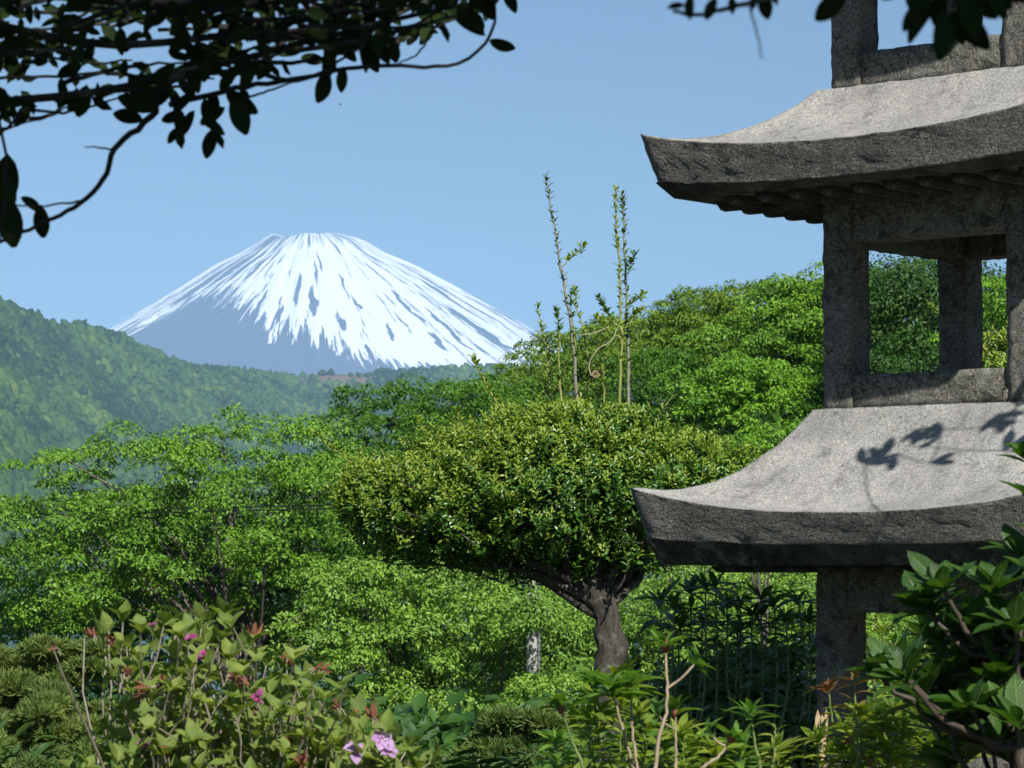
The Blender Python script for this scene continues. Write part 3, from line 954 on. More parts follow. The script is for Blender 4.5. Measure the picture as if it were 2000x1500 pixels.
# bright light-green cherry trees in the lower middle
tree('cherry_tree', 'bright light green leafy tree in the lower middle, left of the topiary trunk', 'tree',
     [(800, 1140, 170, 55, 57, 1.8), (700, 1200, 140, 55, 57, 1.6), (900, 1200, 190, 60, 56.5, 1.8), (760, 1290, 180, 60, 56, 1.6), (960, 1290, 140, 60, 56, 1.4), (640, 1270, 80, 50, 57, 1.2), (820, 1370, 190, 45, 56, 1.3)],
     78, 0.68, 460, 0.105, M_cherry, 800, 57, 0.13, 'pad', 5, 0.75, fork_px=(850, 1330), limbs=16, droop=0.5, flat=0.35, bark=M_bark_d)
tree('cherry_tree', 'slim light green tree just left of the topiary trunk in front of the pole', 'tree',
     [(1100, 1190, 90, 45, 55.5, 1.3), (1120, 1260, 60, 60, 55.5, 1.0), (990, 1230, 60, 40, 54, .9), (990, 1185, 80, 35, 54.5, 1.0), (1120, 1330, 70, 40, 55, 1.0), (930, 1400, 70, 40, 53, 1.0), (1010, 1380, 50, 40, 55.6, .6), (1045, 1205, 50, 26, 52.6, .5), (1040, 1355, 60, 26, 52.6, .5), (1060, 1400, 60, 40, 53, .6)],
     56, 0.5, 270, 0.10, M_cherry, 960, 53.5, 0.055, 'pad', 6, 0.5, fork_px=(985, 1285), limbs=9, extra=np.array([tuple(P(x_, y_, 52.4)) for x_, y_ in ((1040, 1155), (1030, 1180), (1055, 1190), (1040, 1208), (1020, 1225), (1065, 1225), (1025, 1350), (1055, 1355), (1040, 1375), (1035, 1395), (1060, 1410), (1030, 1430))]), droop=0.5, flat=0.35, bark=M_bark_d)
tree('cherry_tree', 'sunlit light green tree seen under the lower stone eave', 'tree',
     [(1380, 1140, 170, 55, 61, 1.8), (1540, 1140, 120, 55, 61, 1.6), (1280, 1190, 130, 60, 60, 1.6), (1450, 1220, 160, 60, 60, 1.6), (1300, 1290, 130, 60, 60, 1.4), (1770, 1240, 130, 70, 61, 1.6), (1620, 1260, 120, 70, 61, 1.4), (1760, 1340, 130, 50, 60, 1.2)],
     110, 0.6, 300, 0.105, M_cherry, 1450, 61, 0.13, 'pad', 7, 0.62, limbs=10, droop=0.5, flat=0.35)
# darker trees behind the topiary
tree('broadleaf_tree', 'dark green flat-topped tree rising behind the left of the topiary', 'tree',
     [(830, 785, 130, 32, 88, 2.4), (920, 770, 80, 28, 88, 2), (730, 835, 80, 36, 87, 2), (830, 860, 170, 45, 87, 2.6), (980, 800, 60, 50, 88, 1.8), (760, 920, 130, 60, 86, 2.0)],
     80, 0.9, 330, 0.15, M_mid, 840, 88, 0.2, 'pad', 9, 0.95, limbs=14)
tree('broadleaf_tree', 'mid green tree between the left maple and the topiary', 'tree',
     [(660, 960, 70, 70, 66, 1.5), (700, 1050, 90, 70, 65, 1.6), (640, 900, 40, 40, 66, 1.0), (760, 1060, 100, 60, 65, 1.5)],
     42, 0.62, 300, 0.11, M_maple, 690, 66, 0.12, 'pad', 10, 0.6, limbs=6)
# the wood at the right
tree('broadleaf_tree', 'olive green airy tree behind the tall bare shoots', 'tree',
     [(1160, 690, 110, 45, 96, 2.5), (1230, 650, 80, 30, 97, 2.2), (1120, 760, 110, 50, 95, 2.2), (1260, 720, 90, 50, 95, 2.2), (1060, 740, 50, 45, 96, 1.6)],
     85, 0.9, 290, 0.15, M_olive, 1180, 96, 0.2, 'pad', 12, 0.95, limbs=12)
tree('broadleaf_tree', 'pale green rounded tree with a feathery top left of the upper stone storey', 'tree',
     [(1390, 625, 95, 42, 90, 2.2), (1462, 605, 36, 34, 90, 1.2), (1315, 668, 55, 30, 90, 1.6), (1380, 690, 120, 45, 89, 2.2), (1460, 570, 22, 16, 90, .6)],
     85, 0.8, 290, 0.14, M_olive, 1400, 90, 0.2, 'pad', 13, 0.85, limbs=10)
tree('maple_tree', 'tall maple with flat sunlit tiers beside the upper stone storey', 'tree',
     [(1570, 575, 70, 26, 80, 1.5), (1545, 612, 72, 28, 80, 1.6), (1600, 640, 90, 26, 79, 1.6), (1500, 665, 80, 24, 79, 1.6), (1580, 695, 110, 24, 78.5, 1.8), (1540, 735, 90, 24, 78.5, 1.4), (1640, 600, 60, 30, 80, 1.4), (1660, 680, 60, 40, 79.5, 1.2)],
     78, 0.85, 420, 0.135, M_maple, 1590, 79, 0.19, 'pad', 14, 0.85, limbs=16, flat=0.12, droop=0.22, fork_px=(1585, 770))
tree('broadleaf_tree', 'mid green bushy tree in the middle of the right hand wood', 'tree',
     [(1310, 740, 90, 50, 82, 1.8), (1350, 790, 100, 45, 81, 1.8), (1270, 790, 70, 45, 82, 1.5), (1420, 850, 90, 40, 81, 1.4)],
     55, 0.8, 330, 0.13, M_mid, 1320, 82, 0.18, 'pad', 15, 0.8, limbs=8)
tree('maple_tree', 'bright green maple with rounded clumps above the lower roof curve', 'tree',
     [(1440, 755, 85, 38, 72, 1.5), (1400, 800, 60, 30, 72, 1.2), (1500, 790, 60, 40, 71.5, 1.3)],
     40, 0.68, 360, 0.12, M_maple2, 1450, 72, 0.14, 'pad', 16, 0.66, limbs=6)
tree('young_maple', 'fresh yellow-green young maple just above the lower roof edge', 'tree',
     [(1500, 870, 60, 26, 52, .8), (1540, 850, 45, 24, 52, .7), (1450, 890, 60, 30, 52, .8)],
     26, 0.42, 260, 0.085, M_maple2, 1500, 52, 0.07, 'pad', 17, 0.42, limbs=6)
tree('broadleaf_tree', 'dull dark green thicket tree below the tiered maple', 'tree',
     [(1530, 820, 90, 40, 74, 1.5), (1440, 860, 80, 40, 75, 1.4), (1590, 790, 60, 50, 75, 1.4), (1620, 900, 90, 70, 74, 1.4)],
     46, 0.75, 320, 0.12, M_dark, 1540, 74, 0.15, 'pad', 18, 0.75, limbs=6)
tree('evergreen_tree', 'dark evergreen seen through the open upper storey', 'tree',
     [(1790, 570, 80, 45, 70, 1.5), (1810, 640, 100, 60, 70, 1.6), (1790, 720, 130, 60, 69, 1.6), (1880, 600, 60, 70, 71, 1.3)],
     75, 0.72, 320, 0.115, M_dark, 1810, 70, 0.16, 'blob', 19, 0.7, limbs=6)
tree('broadleaf_tree', 'sunlit green tree between the evergreen and the left stone column', 'tree',
     [(1700, 590, 35, 55, 74, 1.0), (1720, 650, 40, 70, 73, 1.0), (1690, 720, 60, 50, 73, 1.0)],
     32, 0.7, 320, 0.12, M_maple2, 1700, 74, 0.12, 'pad', 20, 0.66, limbs=5)
tree('broadleaf_tree', 'green tree seen at the far right through the upper storey', 'tree',
     [(1960, 580, 60, 40, 66, 1.2), (1990, 630, 60, 40, 66, 1.2), (2060, 600, 90, 70, 66, 1.4), (1960, 690, 60, 40, 66, 1.0)],
     42, 0.62, 300, 0.11, M_maple2, 2000, 66, 0.13, 'pad', 21, 0.6, limbs=6)
tree('broadleaf_tree', 'dark green tree at the back of the right hand wood', 'tree',
     [(1900, 640, 120, 80, 84, 2.0), (1760, 780, 200, 80, 84, 2.0), (2050, 760, 160, 120, 84, 2.0), (1680, 640, 80, 80, 86, 1.6)],
     60, 1.1, 220, 0.2, M_dark, 1850, 84, 0.2, 'blob', 22, 1.0, limbs=4)

# pines at lower left and by the topiary
def pine(name, label, ell, n, r, per, base_px, d, seed, group=None, candles=0):
    rng = np.random.default_rng(seed)
    base = Vector((P(base_px, 1110, d).x, d, ground_h(d) - 0.1))
    t = thing(name, label, 'pine tree', base, 0, group)
    cen = pick_centres(ell, n, rng, r * 0.75)
    hi = Vector(np.mean(cen, axis=0))
    path = smooth_path([base, base.lerp(hi, .5) + Vector((.1, 0, 0)), hi], 10, 0.02, rng)
    tube('trunk', path, np.linspace(0.09, 0.03, 10), M_bark_d, t, 8, base)
    for i in rng.permutation(len(cen))[:10]:
        c = Vector(cen[i]); st = Vector(path[6])
        tube('limb', smooth_path([st, st.lerp(c, .5) + Vector((0, 0, .08)), c], 7), np.linspace(.03, .008, 7), M_bark_d, t, 5, base)
    ps, ds = [], []
    for c in cen:
        k = int(per)
        q = unit_rand(k, rng); q[:, 2] = np.abs(q[:, 2]) * 0.9 - 0.15
        tuft = c + r * q * rng.uniform(.5, 1, (k, 1)) * np.array([1, 1, .55])
        for j in range(13):
            dd_ = nrm(q * 0.9 + np.array([0, 0, .5]) + rng.normal(size=(k, 3)) * 0.55)
            ps.append(tuft); ds.append(dd_)
    pos = np.vstack(ps); dv = np.vstack(ds)
    leaf_cloud('crown', FAR_LEAF, pos, dv, unit_rand(len(pos), rng), 0.075 * rng.uniform(.7, 1.2, len(pos)), M_pine, t, 'stuff', base, np.full(len(pos), 0.28))
    return t


pine('pine_tree', 'soft cushioned pine filling the lower left corner',
     [(60, 1310, 130, 50, 24, .5), (150, 1300, 80, 45, 23.5, .4), (40, 1400, 140, 60, 23, .5), (160, 1420, 90, 60, 22.6, .4), (70, 1490, 170, 50, 22, .5)], 70, 0.17, 90, 60, 23.5, 31)
pine('pine_tree', 'small pale pine with upright candles right of the pink azalea',
     [(1010, 1455, 60, 45, 20, .3), (1060, 1430, 40, 40, 20, .25), (960, 1490, 50, 30, 20, .3)], 20, 0.14, 80, 1020, 20, 32)

# undergrowth on the slope closes the gaps between the trunks
rng = np.random.default_rng(77)
ps, ds, us = [], [], []
for i in range(760):
    px_ = rng.uniform(-150, 2250); d = rng.uniform(61, 100)
    lo = ground_h(d)
    top_y = np.interp(px_, [-150, 60, 160, 300, 600, 1000, 1200, 1600, 2300], [1265, 1250, 1215, 1165, 1090, 900, 850, 780, 760])
    topz = P(px_, top_y, d).z - 0.8
    c = np.array(P(px_, 1110, d)); c[2] = lo + (max(lo + 0.6, topz) - lo) * rng.uniform(0, 1) ** 1.2
    a = blob_leaves(c, rng.uniform(0.9, 1.6), 140, rng)
    ps.append(a[0]); ds.append(a[1]); us.append(a[2])
for i in range(260):
    d = rng.uniform(26, 50); px_ = rng.uniform(150, 2200)
    c = np.array(P(px_, rng.uniform(1455, 1640), d))
    a = blob_leaves(c, rng.uniform(.5, .8), 110, rng)
    ps.append(a[0]); ds.append(a[1]); us.append(a[2])
pos = np.vstack(ps)
o = leaf_cloud('undergrowth', FAR_LEAF, pos, np.vstack(ds), np.vstack(us), 0.25 * rng.uniform(.7, 1.3, len(pos)), M_dark)
tag(o, 'dark leafy undergrowth on the slope between the trees', 'undergrowth')

# ------------------------------------------------------------------ clipped topiary tree with tall shoots
M_holly = leaf_mat('holly_leaves', [(0.04, 0.12, 0.018), (0.075, 0.18, 0.026), (0.115, 0.23, 0.036)], rough=0.32, trans=0.22, spec=0.6)
M_young = leaf_mat('holly_new_growth', [(0.15, 0.25, 0.022), (0.21, 0.31, 0.032), (0.29, 0.36, 0.05)], rough=0.4, trans=0.3, spec=0.45)
M_shoot = stem_mat('yellow_green_shoot', (0.16, 0.19, 0.04), (0.28, 0.28, 0.08))
M_grey = stem_mat('grey_shoot', (0.14, 0.14, 0.10), (0.26, 0.25, 0.19))
M_trunk = bark_mat('topiary_bark', (0.022, 0.018, 0.014), (0.085, 0.072, 0.056), 60.0, 1.0, 0.012)


def sprig_leaves(tip, axis, n, length, rng):
    """short leafy twig ending: leaves spiral along the last bit of the twig"""
    t = np.linspace(0, 1, n)
    an = np.arange(n) * 2.4 + rng.uniform(0, 6)
    ax = nrm(np.asarray(axis)[None])[0]
    a = np.cross(ax, [0.3, 0.2, 0.93]); a /= max(np.linalg.norm(a), 1e-6); b_ = np.cross(ax, a)
    rad = np.cos(an)[:, None] * a + np.sin(an)[:, None] * b_
    pos = np.asarray(tip) - ax * (1 - t)[:, None] * length
    d = nrm(rad + ax * (0.45 + 0.7 * t[:, None]) + rng.normal(size=(n, 3)) * 0.15)
    u = nrm(ax + 0.25 * rng.normal(size=(n, 3)) - rad * 0.25 + np.array([.1, -.35, .2]))
    return pos, d, u


def topiary(label, ell, n_sprigs, base_px, d, trunk_pts, trunk_r, seed, mean_leaf=0.029, young_frac=0.58, limbs=26, sh_mat=None):
    rng = np.random.default_rng(seed)
    base = Vector((P(base_px, 1110, d).x, d, ground_h(d) - 0.05))
    t = thing('topiary_tree', label, 'topiary tree', base)
    pts = [base] + [P(x, y, d) for x, y in trunk_pts]
    path = smooth_path(pts, 22, 0.0, rng)
    cum = np.concatenate([[0], np.cumsum([(pts[k + 1] - pts[k]).length for k in range(len(pts) - 1)])]); cum = cum / cum[-1]
    V_, f_ = tube_arrays(smooth_path(pts, 90), np.interp(np.linspace(0, 1, 90), cum, trunk_r), 28)
    rel = V_ - np.repeat(smooth_path(pts, 90), 28, axis=0)
    bumpf = np.array([1 + .09 * noise.noise(Vector(v) * 16) + .09 * noise.noise(Vector(v) * 45) + .05 * noise.noise(Vector(v) * 110) for v in V_])
    link('trunk', mesh_np('trunk', V_ + rel * (bumpf - 1)[:, None] - np.array(base), f_), M_trunk, t)
    ctr = Vector(path[-1])
    ps, ds, us, sz, yg = [], [], [], [], []
    lens = np.array([e[2] * e[3] for e in ell], float); lens /= lens.sum()
    tips = []
    for i in range(n_sprigs):
        e = ell[int(rng.choice(len(ell), p=lens))]
        q = unit_rand(1, rng)[0]
        if q[2] < -0.35 and rng.uniform() < 0.7: q[2] *= -1
        rr = rng.uniform(0, 1) ** 0.22
        if rng.uniform() < .13 and q[2] > -.2: rr *= rng.uniform(1.04, 1.26)
        lump = 1 + 0.05 * math.sin(q[0] * 9 + e[0]) + 0.05 * math.sin(q[2] * 11)
        c = np.array(P(e[0] + q[0] * e[2] * rr * lump, e[1] - q[2] * e[3] * rr * lump, d + e[4] + q[1] * e[5] * rr * lump))
        ax = nrm((q * np.array([.6, .5, .6]) + np.array([0, -0.05, .75]) + rng.normal(size=3) * .35)[None])[0]
        n = int(rng.integers(7, 12))
        a = sprig_leaves(c, ax, n, rng.uniform(.035, .075), rng)
        ps.append(a[0]); ds.append(a[1]); us.append(a[2])
        sz.append(mean_leaf * rng.uniform(.7, 1.15, n) * np.linspace(1.1, 0.75, n))
        topness = 0.55 * q[2] - 0.25 * q[0] + (0.15 if rr > .85 else -.6)
        isy = rng.uniform() < young_frac * np.clip(0.8 + 2.1 * topness, 0.02, 1.8)
        yy = np.zeros(n, bool)
        if isy: yy[int(n * rng.uniform(0.0, .5)):] = True
        yg.append(yy)
        tips.append((c, ax, isy))
    pos, dv, uv, szv, yv_ = np.vstack(ps), np.vstack(ds), np.vstack(us), np.concatenate(sz), np.concatenate(yg)
    leaf_cloud('foliage', LITE_LEAF, pos[~yv_], dv[~yv_], uv[~yv_], szv[~yv_], M_holly, t, 'stuff', base)
    o = leaf_cloud('new_growth', LITE_LEAF, pos[yv_], dv[yv_], uv[yv_], szv[yv_] * .9, M_young, t, 'stuff', base)
    o['label'] = 'yellow-green new leaves at the twig tips'
    for i in rng.permutation(len(tips))[:limbs]:
        c = Vector(tips[i][0])
        st = Vector(path[int(rng.integers(20, 22))])
        mid = st.lerp(c, 0.55) + Vector((rng.normal() * .03, rng.normal() * .03, 0.02 * (c - st).length))
        tube('limb', smooth_path([st, mid, c], 9, 0.006, rng), np.linspace(trunk_r[-1] * .45, .0025, 9), M_trunk, t, 5, base)
    # fine twigs, one mass
    Vs, Fs, off = [], [], 0
    for i in rng.permutation(len(tips))[:420]:
        c = Vector(tips[i][0]); ax = Vector(tips[i][1])
        st = c.lerp(ctr, rng.uniform(.25, .5)) + Vector(rng.normal(size=3) * .04)
        V_, f_ = tube_arrays(smooth_path([st, c - ax * .06, c], 5, 0.004, rng), np.linspace(.004, .0015, 5), 4)
        Vs.append(V_ - np.array(base)); Fs.append(f_ + off); off += len(V_)
    link('twigs', mesh_np('twigs', np.vstack(Vs), np.vstack(Fs)), M_trunk, t, 'stuff')
    return t, base, rng


HD = 11.0
topi, tb, trng = topiary('clipped topiary tree with yellow-green tips and tall upright shoots, left of the stone roofs',
                         [(1070, 950, 310, 150, 0, .42), (870, 990, 210, 120, 0, .32), (1300, 930, 215, 95, 0.05, .3), (1120, 850, 200, 75, 0, .3), (740, 970, 95, 85, 0, .18), (925, 1045, 215, 65, .03, .28), (1180, 1050, 170, 85, .05, .27), (1060, 1100, 130, 42, .14, .2), (1150, 1120, 80, 40, .16, .18)],
                         10000, 1195, HD, [(1192, 1420), (1186, 1330), (1190, 1290), (1196, 1262), (1188, 1240), (1186, 1205), (1170, 1170), (1160, 1120)],
                         [.066, .053, .048, .051, .056, .050, .043, .062, .055], 41)
for (x, y, dz) in [(1000, 1075, .0), (900, 1055, -.05), (1080, 1040, -.1), (1250, 1085, -.06), (1275, 1060, .02), (1205, 1040, -.12), (1120, 1030, .1), (950, 1100, -.08), (820, 1040, 0), (1320, 1020, .05)]:
    st = P(1168 + trng.normal() * 8, 1178 + trng.normal() * 8, HD - .01); c = P(x, y, HD + dz)
    tube('limb', smooth_path([st, st.lerp(c, .45) + Vector((trng.normal() * .02, 0, .03 if x < 1180 else -.015)), c], 12, .004, trng), np.linspace(.024, .007, 12), M_trunk, topi, 7, tb)
# upright shoots: lists of photo points, thickness, leafy share, colour
SH = [([(1128, 790), (1122, 690), (1108, 590), (1095, 510), (1080, 430), (1062, 345)], .010, M_grey, 34),
      ([(1100, 520), (1120, 500), (1140, 478)], .004, M_shoot, 12),
      ([(1125, 680), (1118, 600), (1112, 570)], .004, M_shoot, 10),
      ([(1096, 790), (1092, 700), (1090, 640), (1085, 600)], .008, M_shoot, 26),
      ([(1076, 785), (1066, 690), (1056, 630), (1048, 592)], .006, M_shoot, 22),
      ([(1210, 790), (1213, 660), (1209, 540), (1206, 450), (1201, 368)], .009, M_shoot, 44),
      ([(1228, 800), (1228, 690), (1222, 560), (1220, 450), (1217, 376)], .010, M_grey, 40),
      ([(1218, 650), (1190, 620), (1165, 580)], .005, M_shoot, 18),
      ([(1222, 640), (1245, 610), (1262, 602)], .005, M_shoot, 16),
      ([(1222, 600), (1240, 585), (1252, 575)], .004, M_shoot, 14),
      ([(1212, 660), (1185, 640), (1160, 618)], .005, M_shoot, 16),
      ([(1225, 540), (1232, 505), (1238, 495)], .003, M_shoot, 10),
      ([(1180, 790), (1178, 720), (1174, 660)], .005, M_shoot, 14),
      ([(1152, 720), (1140, 650), (1128, 600), (1120, 560)], .005, M_shoot, 16),
      ([(980, 800), (950, 750), (922, 696)], .006, M_shoot, 18),
      ([(1275, 840), (1300, 790), (1325, 762)], .006, M_shoot, 14),
      ([(800, 1000), (720, 930), (660, 885), (615, 845)], .007, M_shoot, 26),
      ([(760, 920), (740, 860), (735, 835)], .005, M_shoot, 14),
      ([(860, 900), (835, 850), (812, 815)], .005, M_shoot, 14),
      ([(930, 870), (905, 830), (890, 800)], .005, M_shoot, 12),
      ([(700, 1000), (660, 960), (640, 950)], .005, M_shoot, 14)]
for pts, r, mt, n in SH:
    n = int(n * 2.2); r *= .8
    dj = HD + trng.uniform(-.1, .1)
    pp = smooth_path([P(x + (trng.normal() * 2 if k else 0), y, dj) for k, (x, y) in enumerate(pts)], 16, 0.002, trng)
    sh = tube('shoot', pp, np.linspace(r * .85, r * .3, 16), mt, topi, 6, tb)
    tt = np.sort(trng.uniform(0.12, 1, n)) ** 0.8
    pi = np.stack([np.interp(tt, np.linspace(0, 1, 16), pp[:, k]) for k in range(3)], -1)
    an = np.arange(n) * 2.4
    dv = np.stack([np.cos(an), np.sin(an) * .8, 0.5 + 0.6 * tt], -1) + trng.normal(size=(n, 3)) * .2
    tip = sprig_leaves(pp[-1], pp[-1] - pp[-2], 12, .05, trng)
    lf = leaf_cloud('shoot_leaves', SMALL_LEAF, np.vstack([pi, tip[0]]), np.vstack([dv, tip[1]]), np.vstack([np.tile([0, -.3, 1.], (n, 1)), tip[2]]),
                    np.concatenate([.029 * trng.uniform(.6, 1.1, n), .02 * trng.uniform(.7, 1.1, 12)]), M_holly if mt is M_grey or trng.uniform() < .45 else M_young, None, 'stuff', tb)
    lf.parent = sh
M_dry = stem_mat('dry_tendril', (0.28, 0.25, 0.16), (0.42, 0.38, 0.26))
for pts, r in (([(1205, 640), (1195, 665), (1170, 680), (1155, 700), (1150, 715), (1155, 735)], .0022), ([(1130, 655), (1160, 650), (1190, 638)], .0018), ([(1098, 525), (1108, 545), (1102, 565), (1112, 585)], .0018)):
    tube('tendril', smooth_path([P(x, y, HD - .12) for x, y in pts], 18), r, M_dry, topi, 5, tb)
an = np.linspace(0, 4.4 * np.pi, 40)
sp = np.array([tuple(P(1163 + (8 - a * .45) * math.cos(a), 730 + (8 - a * .45) * math.sin(a), HD - .14)) for a in an])
o = tube('curled_tendril', sp, np.linspace(.0026, .0012, 40), stem_mat('dry_curl', (0.26, 0.17, 0.10), (0.38, 0.27, 0.17)), topi, 5, tb)
o['label'] = 'dry pinkish tendril curled into a spiral'

# second clipped shrub whose tips show through the upper storey
t2, b2, r2 = topiary('yellow-tipped clipped shrub partly seen through the upper stone storey', [(2010, 760, 130, 110, 0, .3), (1960, 700, 60, 60, 0, .15)], 900, 2030, 10.5,
                     [(2030, 1300), (2025, 1000), (2020, 850)], [.05, .04, .035, .03], 43, young_frac=0.8, limbs=8)
for pts in ([(1960, 720), (1880, 640), (1840, 612), (1812, 590)], [(1990, 690), (1950, 655), (1938, 640)], [(1930, 720), (1870, 690), (1838, 664)]):
    pp = smooth_path([P(x, y, 10.4) for x, y in pts], 10)
    sh = tube('shoot', pp, np.linspace(.005, .002, 10), M_shoot, t2, 5, b2)
    a = sprig_leaves(pp[-1], pp[-1] - pp[-2], 26, .09, r2)
    leaf_cloud('shoot_leaves', SMALL_LEAF, a[0], a[1], a[2], .018 * r2.uniform(.7, 1.1, 26), M_young, None, 'stuff', b2).parent = sh

# ------------------------------------------------------------------ utility pole, cables, insect, bird
m_conc = plain_mat('concrete_pole', (0.30, 0.28, 0.25), (0.42, 0.40, 0.36), 3.0, 0.85)
m_steel = plain_mat('galvanised_steel', (0.35, 0.37, 0.4), (0.5, 0.52, 0.55), 12.0, 0.35, 0.8)
m_cable = plain_mat('black_cable', (0.012, 0.012, 0.014), (0.03, 0.03, 0.034), 9.0, 0.4)
PD = 54.0
pb = Vector((P(1039, 1110, PD).x, PD, ground_h(PD) - 0.2))
pole = thing('utility_pole', 'grey concrete utility pole glimpsed through leaves left of the topiary trunk', 'utility pole', pb)
ptop = P(1039, 960, PD)
tube('pole_shaft', [pb, pb.lerp(ptop, .5), ptop], [.115, .105, .09], m_conc, pole, 14, pb)
tube('cable_conduit', [pb + Vector((.13, -.05, 0)), ptop + Vector((.115, -.05, -.3))], [.028, .028], m_steel, pole, 8, pb)
for zz in (0.25, 0.5):
    a = ptop - Vector((0, 0, zz))
    tube('crossarm', [a + Vector((-.45, -.1, 0)), a + Vector((.45, -.1, 0))], [.035, .035], m_steel, pole, 4, pb)
for k, (y0, y1, lab) in enumerate(((983, 1004, 'upper of two thin black cables crossing the maple at the left'), (990, 1013, 'lower of two thin black cables crossing the maple at the left'))):
    p0 = P(1039, y0 - 8, PD - .12); p1 = P(-350, y1, 63)
    mid = P(620, y0 + 4, 56.4)
    o = tube('overhead_cable', smooth_path([p0, mid, p1], 20), .012, m_cable, None, 6)
    tag(o, lab, 'cable', 'cables from the utility pole')


def ellipsoid(c, r, n=10, m=7):
    V = []; f = []
    for i in range(m + 1):
        th = math.pi * i / m
        for j in range(n):
            ph = 2 * math.pi * j / n
            V.append((c[0] + r[0] * math.sin(th) * math.cos(ph), c[1] + r[1] * math.sin(th) * math.sin(ph), c[2] + r[2] * math.cos(th)))
    for i in range(m):
        for j in range(n):
            f.append((i * n + j, i * n + (j + 1) % n, (i + 1) * n + (j + 1) % n, (i + 1) * n + j))
    return np.array(V), np.array(f)


m_bug = plain_mat('insect_black', (0.01, 0.009, 0.008), (0.03, 0.026, 0.02), 900.0, 0.4)
ip = P(763, 830, 3.0)
bug = thing('insect', 'tiny dark insect in flight before the trees left of the topiary', 'insect', ip)
for nm, c, r in (('abdomen', (-.0022, 0, -.001), (.0035, .0022, .0022)), ('thorax', (.002, 0, .0004), (.0022, .002, .002)), ('head', (.0045, 0, .0006), (.0013, .0014, .0013))):
    V, f = ellipsoid(c, r); link(nm, mesh_np(nm, V, f), m_bug, bug)
for s_ in (-1, 1):
    V = np.array([(.002, s_ * .001, .002), (.001, s_ * .003, .005), (-.002, s_ * .004, .008), (-.005, s_ * .003, .007), (-.003, s_ * .001, .003)])
    link('wing', mesh_np('wing', V, np.array([(0, 1, 2), (0, 2, 3), (0, 3, 4)])), m_bug, bug)
bpz = P(665, 204, 180)
bird = thing('bird', 'tiny dark bird high in the blue sky above the mountain', 'bird', bpz)
V, f = ellipsoid((0, 0, 0), (.08, .035, .03)); link('body', mesh_np('body', V, f), m_bug, bird)
for s_ in (-1, 1):
    V = np.array([(.04, s_ * .02, .01), (.03, s_ * .09, .05), (-.02, s_ * .16, .03), (-.03, s_ * .08, .04), (-.03, s_ * .02, .01)])
    link('wing', mesh_np('wing', V, np.array([(0, 1, 3), (1, 2, 3), (0, 3, 4)])), m_bug, bird)

# ------------------------------------------------------------------ garden plants round the lantern
def rosette(c, axis, n, rng, spread=0.8, up=0.25, start=0.0):
    """whorl of leaves round a shoot tip"""
    ax = np.asarray(axis, float); ax /= np.linalg.norm(ax)
    a = np.cross(ax, [0.31, 0.85, 0.2]); a /= np.linalg.norm(a); b_ = np.cross(ax, a)
    an = start + np.arange(n) * (2 * np.pi / n) + rng.normal(size=n) * 0.22
    sp = spread * rng.uniform(0.7, 1.2, n)
    d = np.cos(an)[:, None] * a * sp[:, None] + np.sin(an)[:, None] * b_ * sp[:, None] + ax * (1.05 - 0.55 * sp)[:, None] + rng.normal(size=(n, 3)) * 0.06
    pos = np.asarray(c) + ax * rng.uniform(-.006, .006, (n, 1))
    u = ax[None] * 1.0 - 0.35 * nrm(d) + np.array([0, 0, up])
    return pos, nrm(d), nrm(u)


class Leaves:
    def __init__(self): self.p, self.d, self.u, self.s, self.w = [], [], [], [], []

    def add(self, pdu, size, wid=1.0):
        n = len(pdu[0])
        self.p.append(pdu[0]); self.d.append(pdu[1]); self.u.append(pdu[2])
        self.s.append(np.ones(n) * size); self.w.append(np.ones(n) * wid)

    def all(self):
        return np.vstack(self.p), np.vstack(self.d), np.vstack(self.u), np.concatenate(self.s), np.concatenate(self.w)


def in_frame(p):
    """photo pixel of world points"""
    z = p[:, 1] * CP + p[:, 2] * SP
    return 1000 + F * p[:, 0] / z, 750 - F * (p[:, 2] * CP - p[:, 1] * SP) / z


def leaf_parts(t, base, lv, meshes, tm, mat, limit, rng, name='leaf'):
    """nearest / largest leaves in view become single objects, the others one mass"""
    p, d, u, s, w = lv.all()
    x, y = in_frame(p)
    vis = (x > -40) & (x < 2040) & (y > -40) & (y < 1540) & (p[:, 1] > 0.3)
    score = np.where(vis, s / np.maximum(p[:, 1], .3) * rng.uniform(.8, 1.2, len(s)), 0)
    order = np.argsort(-score)
    one = order[:limit]; one = one[score[one] > 0]
    rest = np.setdiff1d(np.arange(len(s)), one)
    leaf_objects(name, meshes, p[one], d[one], u[one], s[one], t, w[one], rng)
    if len(rest):
        leaf_cloud('foliage', tm, p[rest], d[rest], u[rest], s[rest], mat, t, 'stuff', base, w[rest])


# --- azalea with broad rhombic leaves and fading pink flowers, lower left
M_az = leaf_mat('azalea_leaves', [(0.15, 0.22, 0.04), (0.21, 0.30, 0.05), (0.26, 0.34, 0.07), (0.16, 0.25, 0.06), (0.30, 0.37, 0.09), (0.18, 0.28, 0.06)], rough=0.5, trans=0.38, spec=0.35, veins=True, tint=(1.3, 1.35, 0.5))
M_azstem = stem_mat('azalea_stem', (0.16, 0.13, 0.10), (0.34, 0.30, 0.24))
TM_az = [leaf_template(7, 0.54, 0.42, 0.5, 0.18, 1.15), leaf_template(7, 0.5, 0.45, 0.75, 0.4, 1.15), leaf_template(7, 0.58, 0.4, 0.35, -0.18, 1.15)]
ME_az = [template_mesh('azalea_leaf', t_, M_az) for t_ in TM_az]
rng = np.random.default_rng(101)
AD = 4.55
az_base = Vector((P(500, 1110, AD).x, AD, ground_h(AD) - .02))
az = thing('azalea_bush', 'azalea with broad pale green leaves and fading pink flowers at the bottom left', 'azalea', az_base)
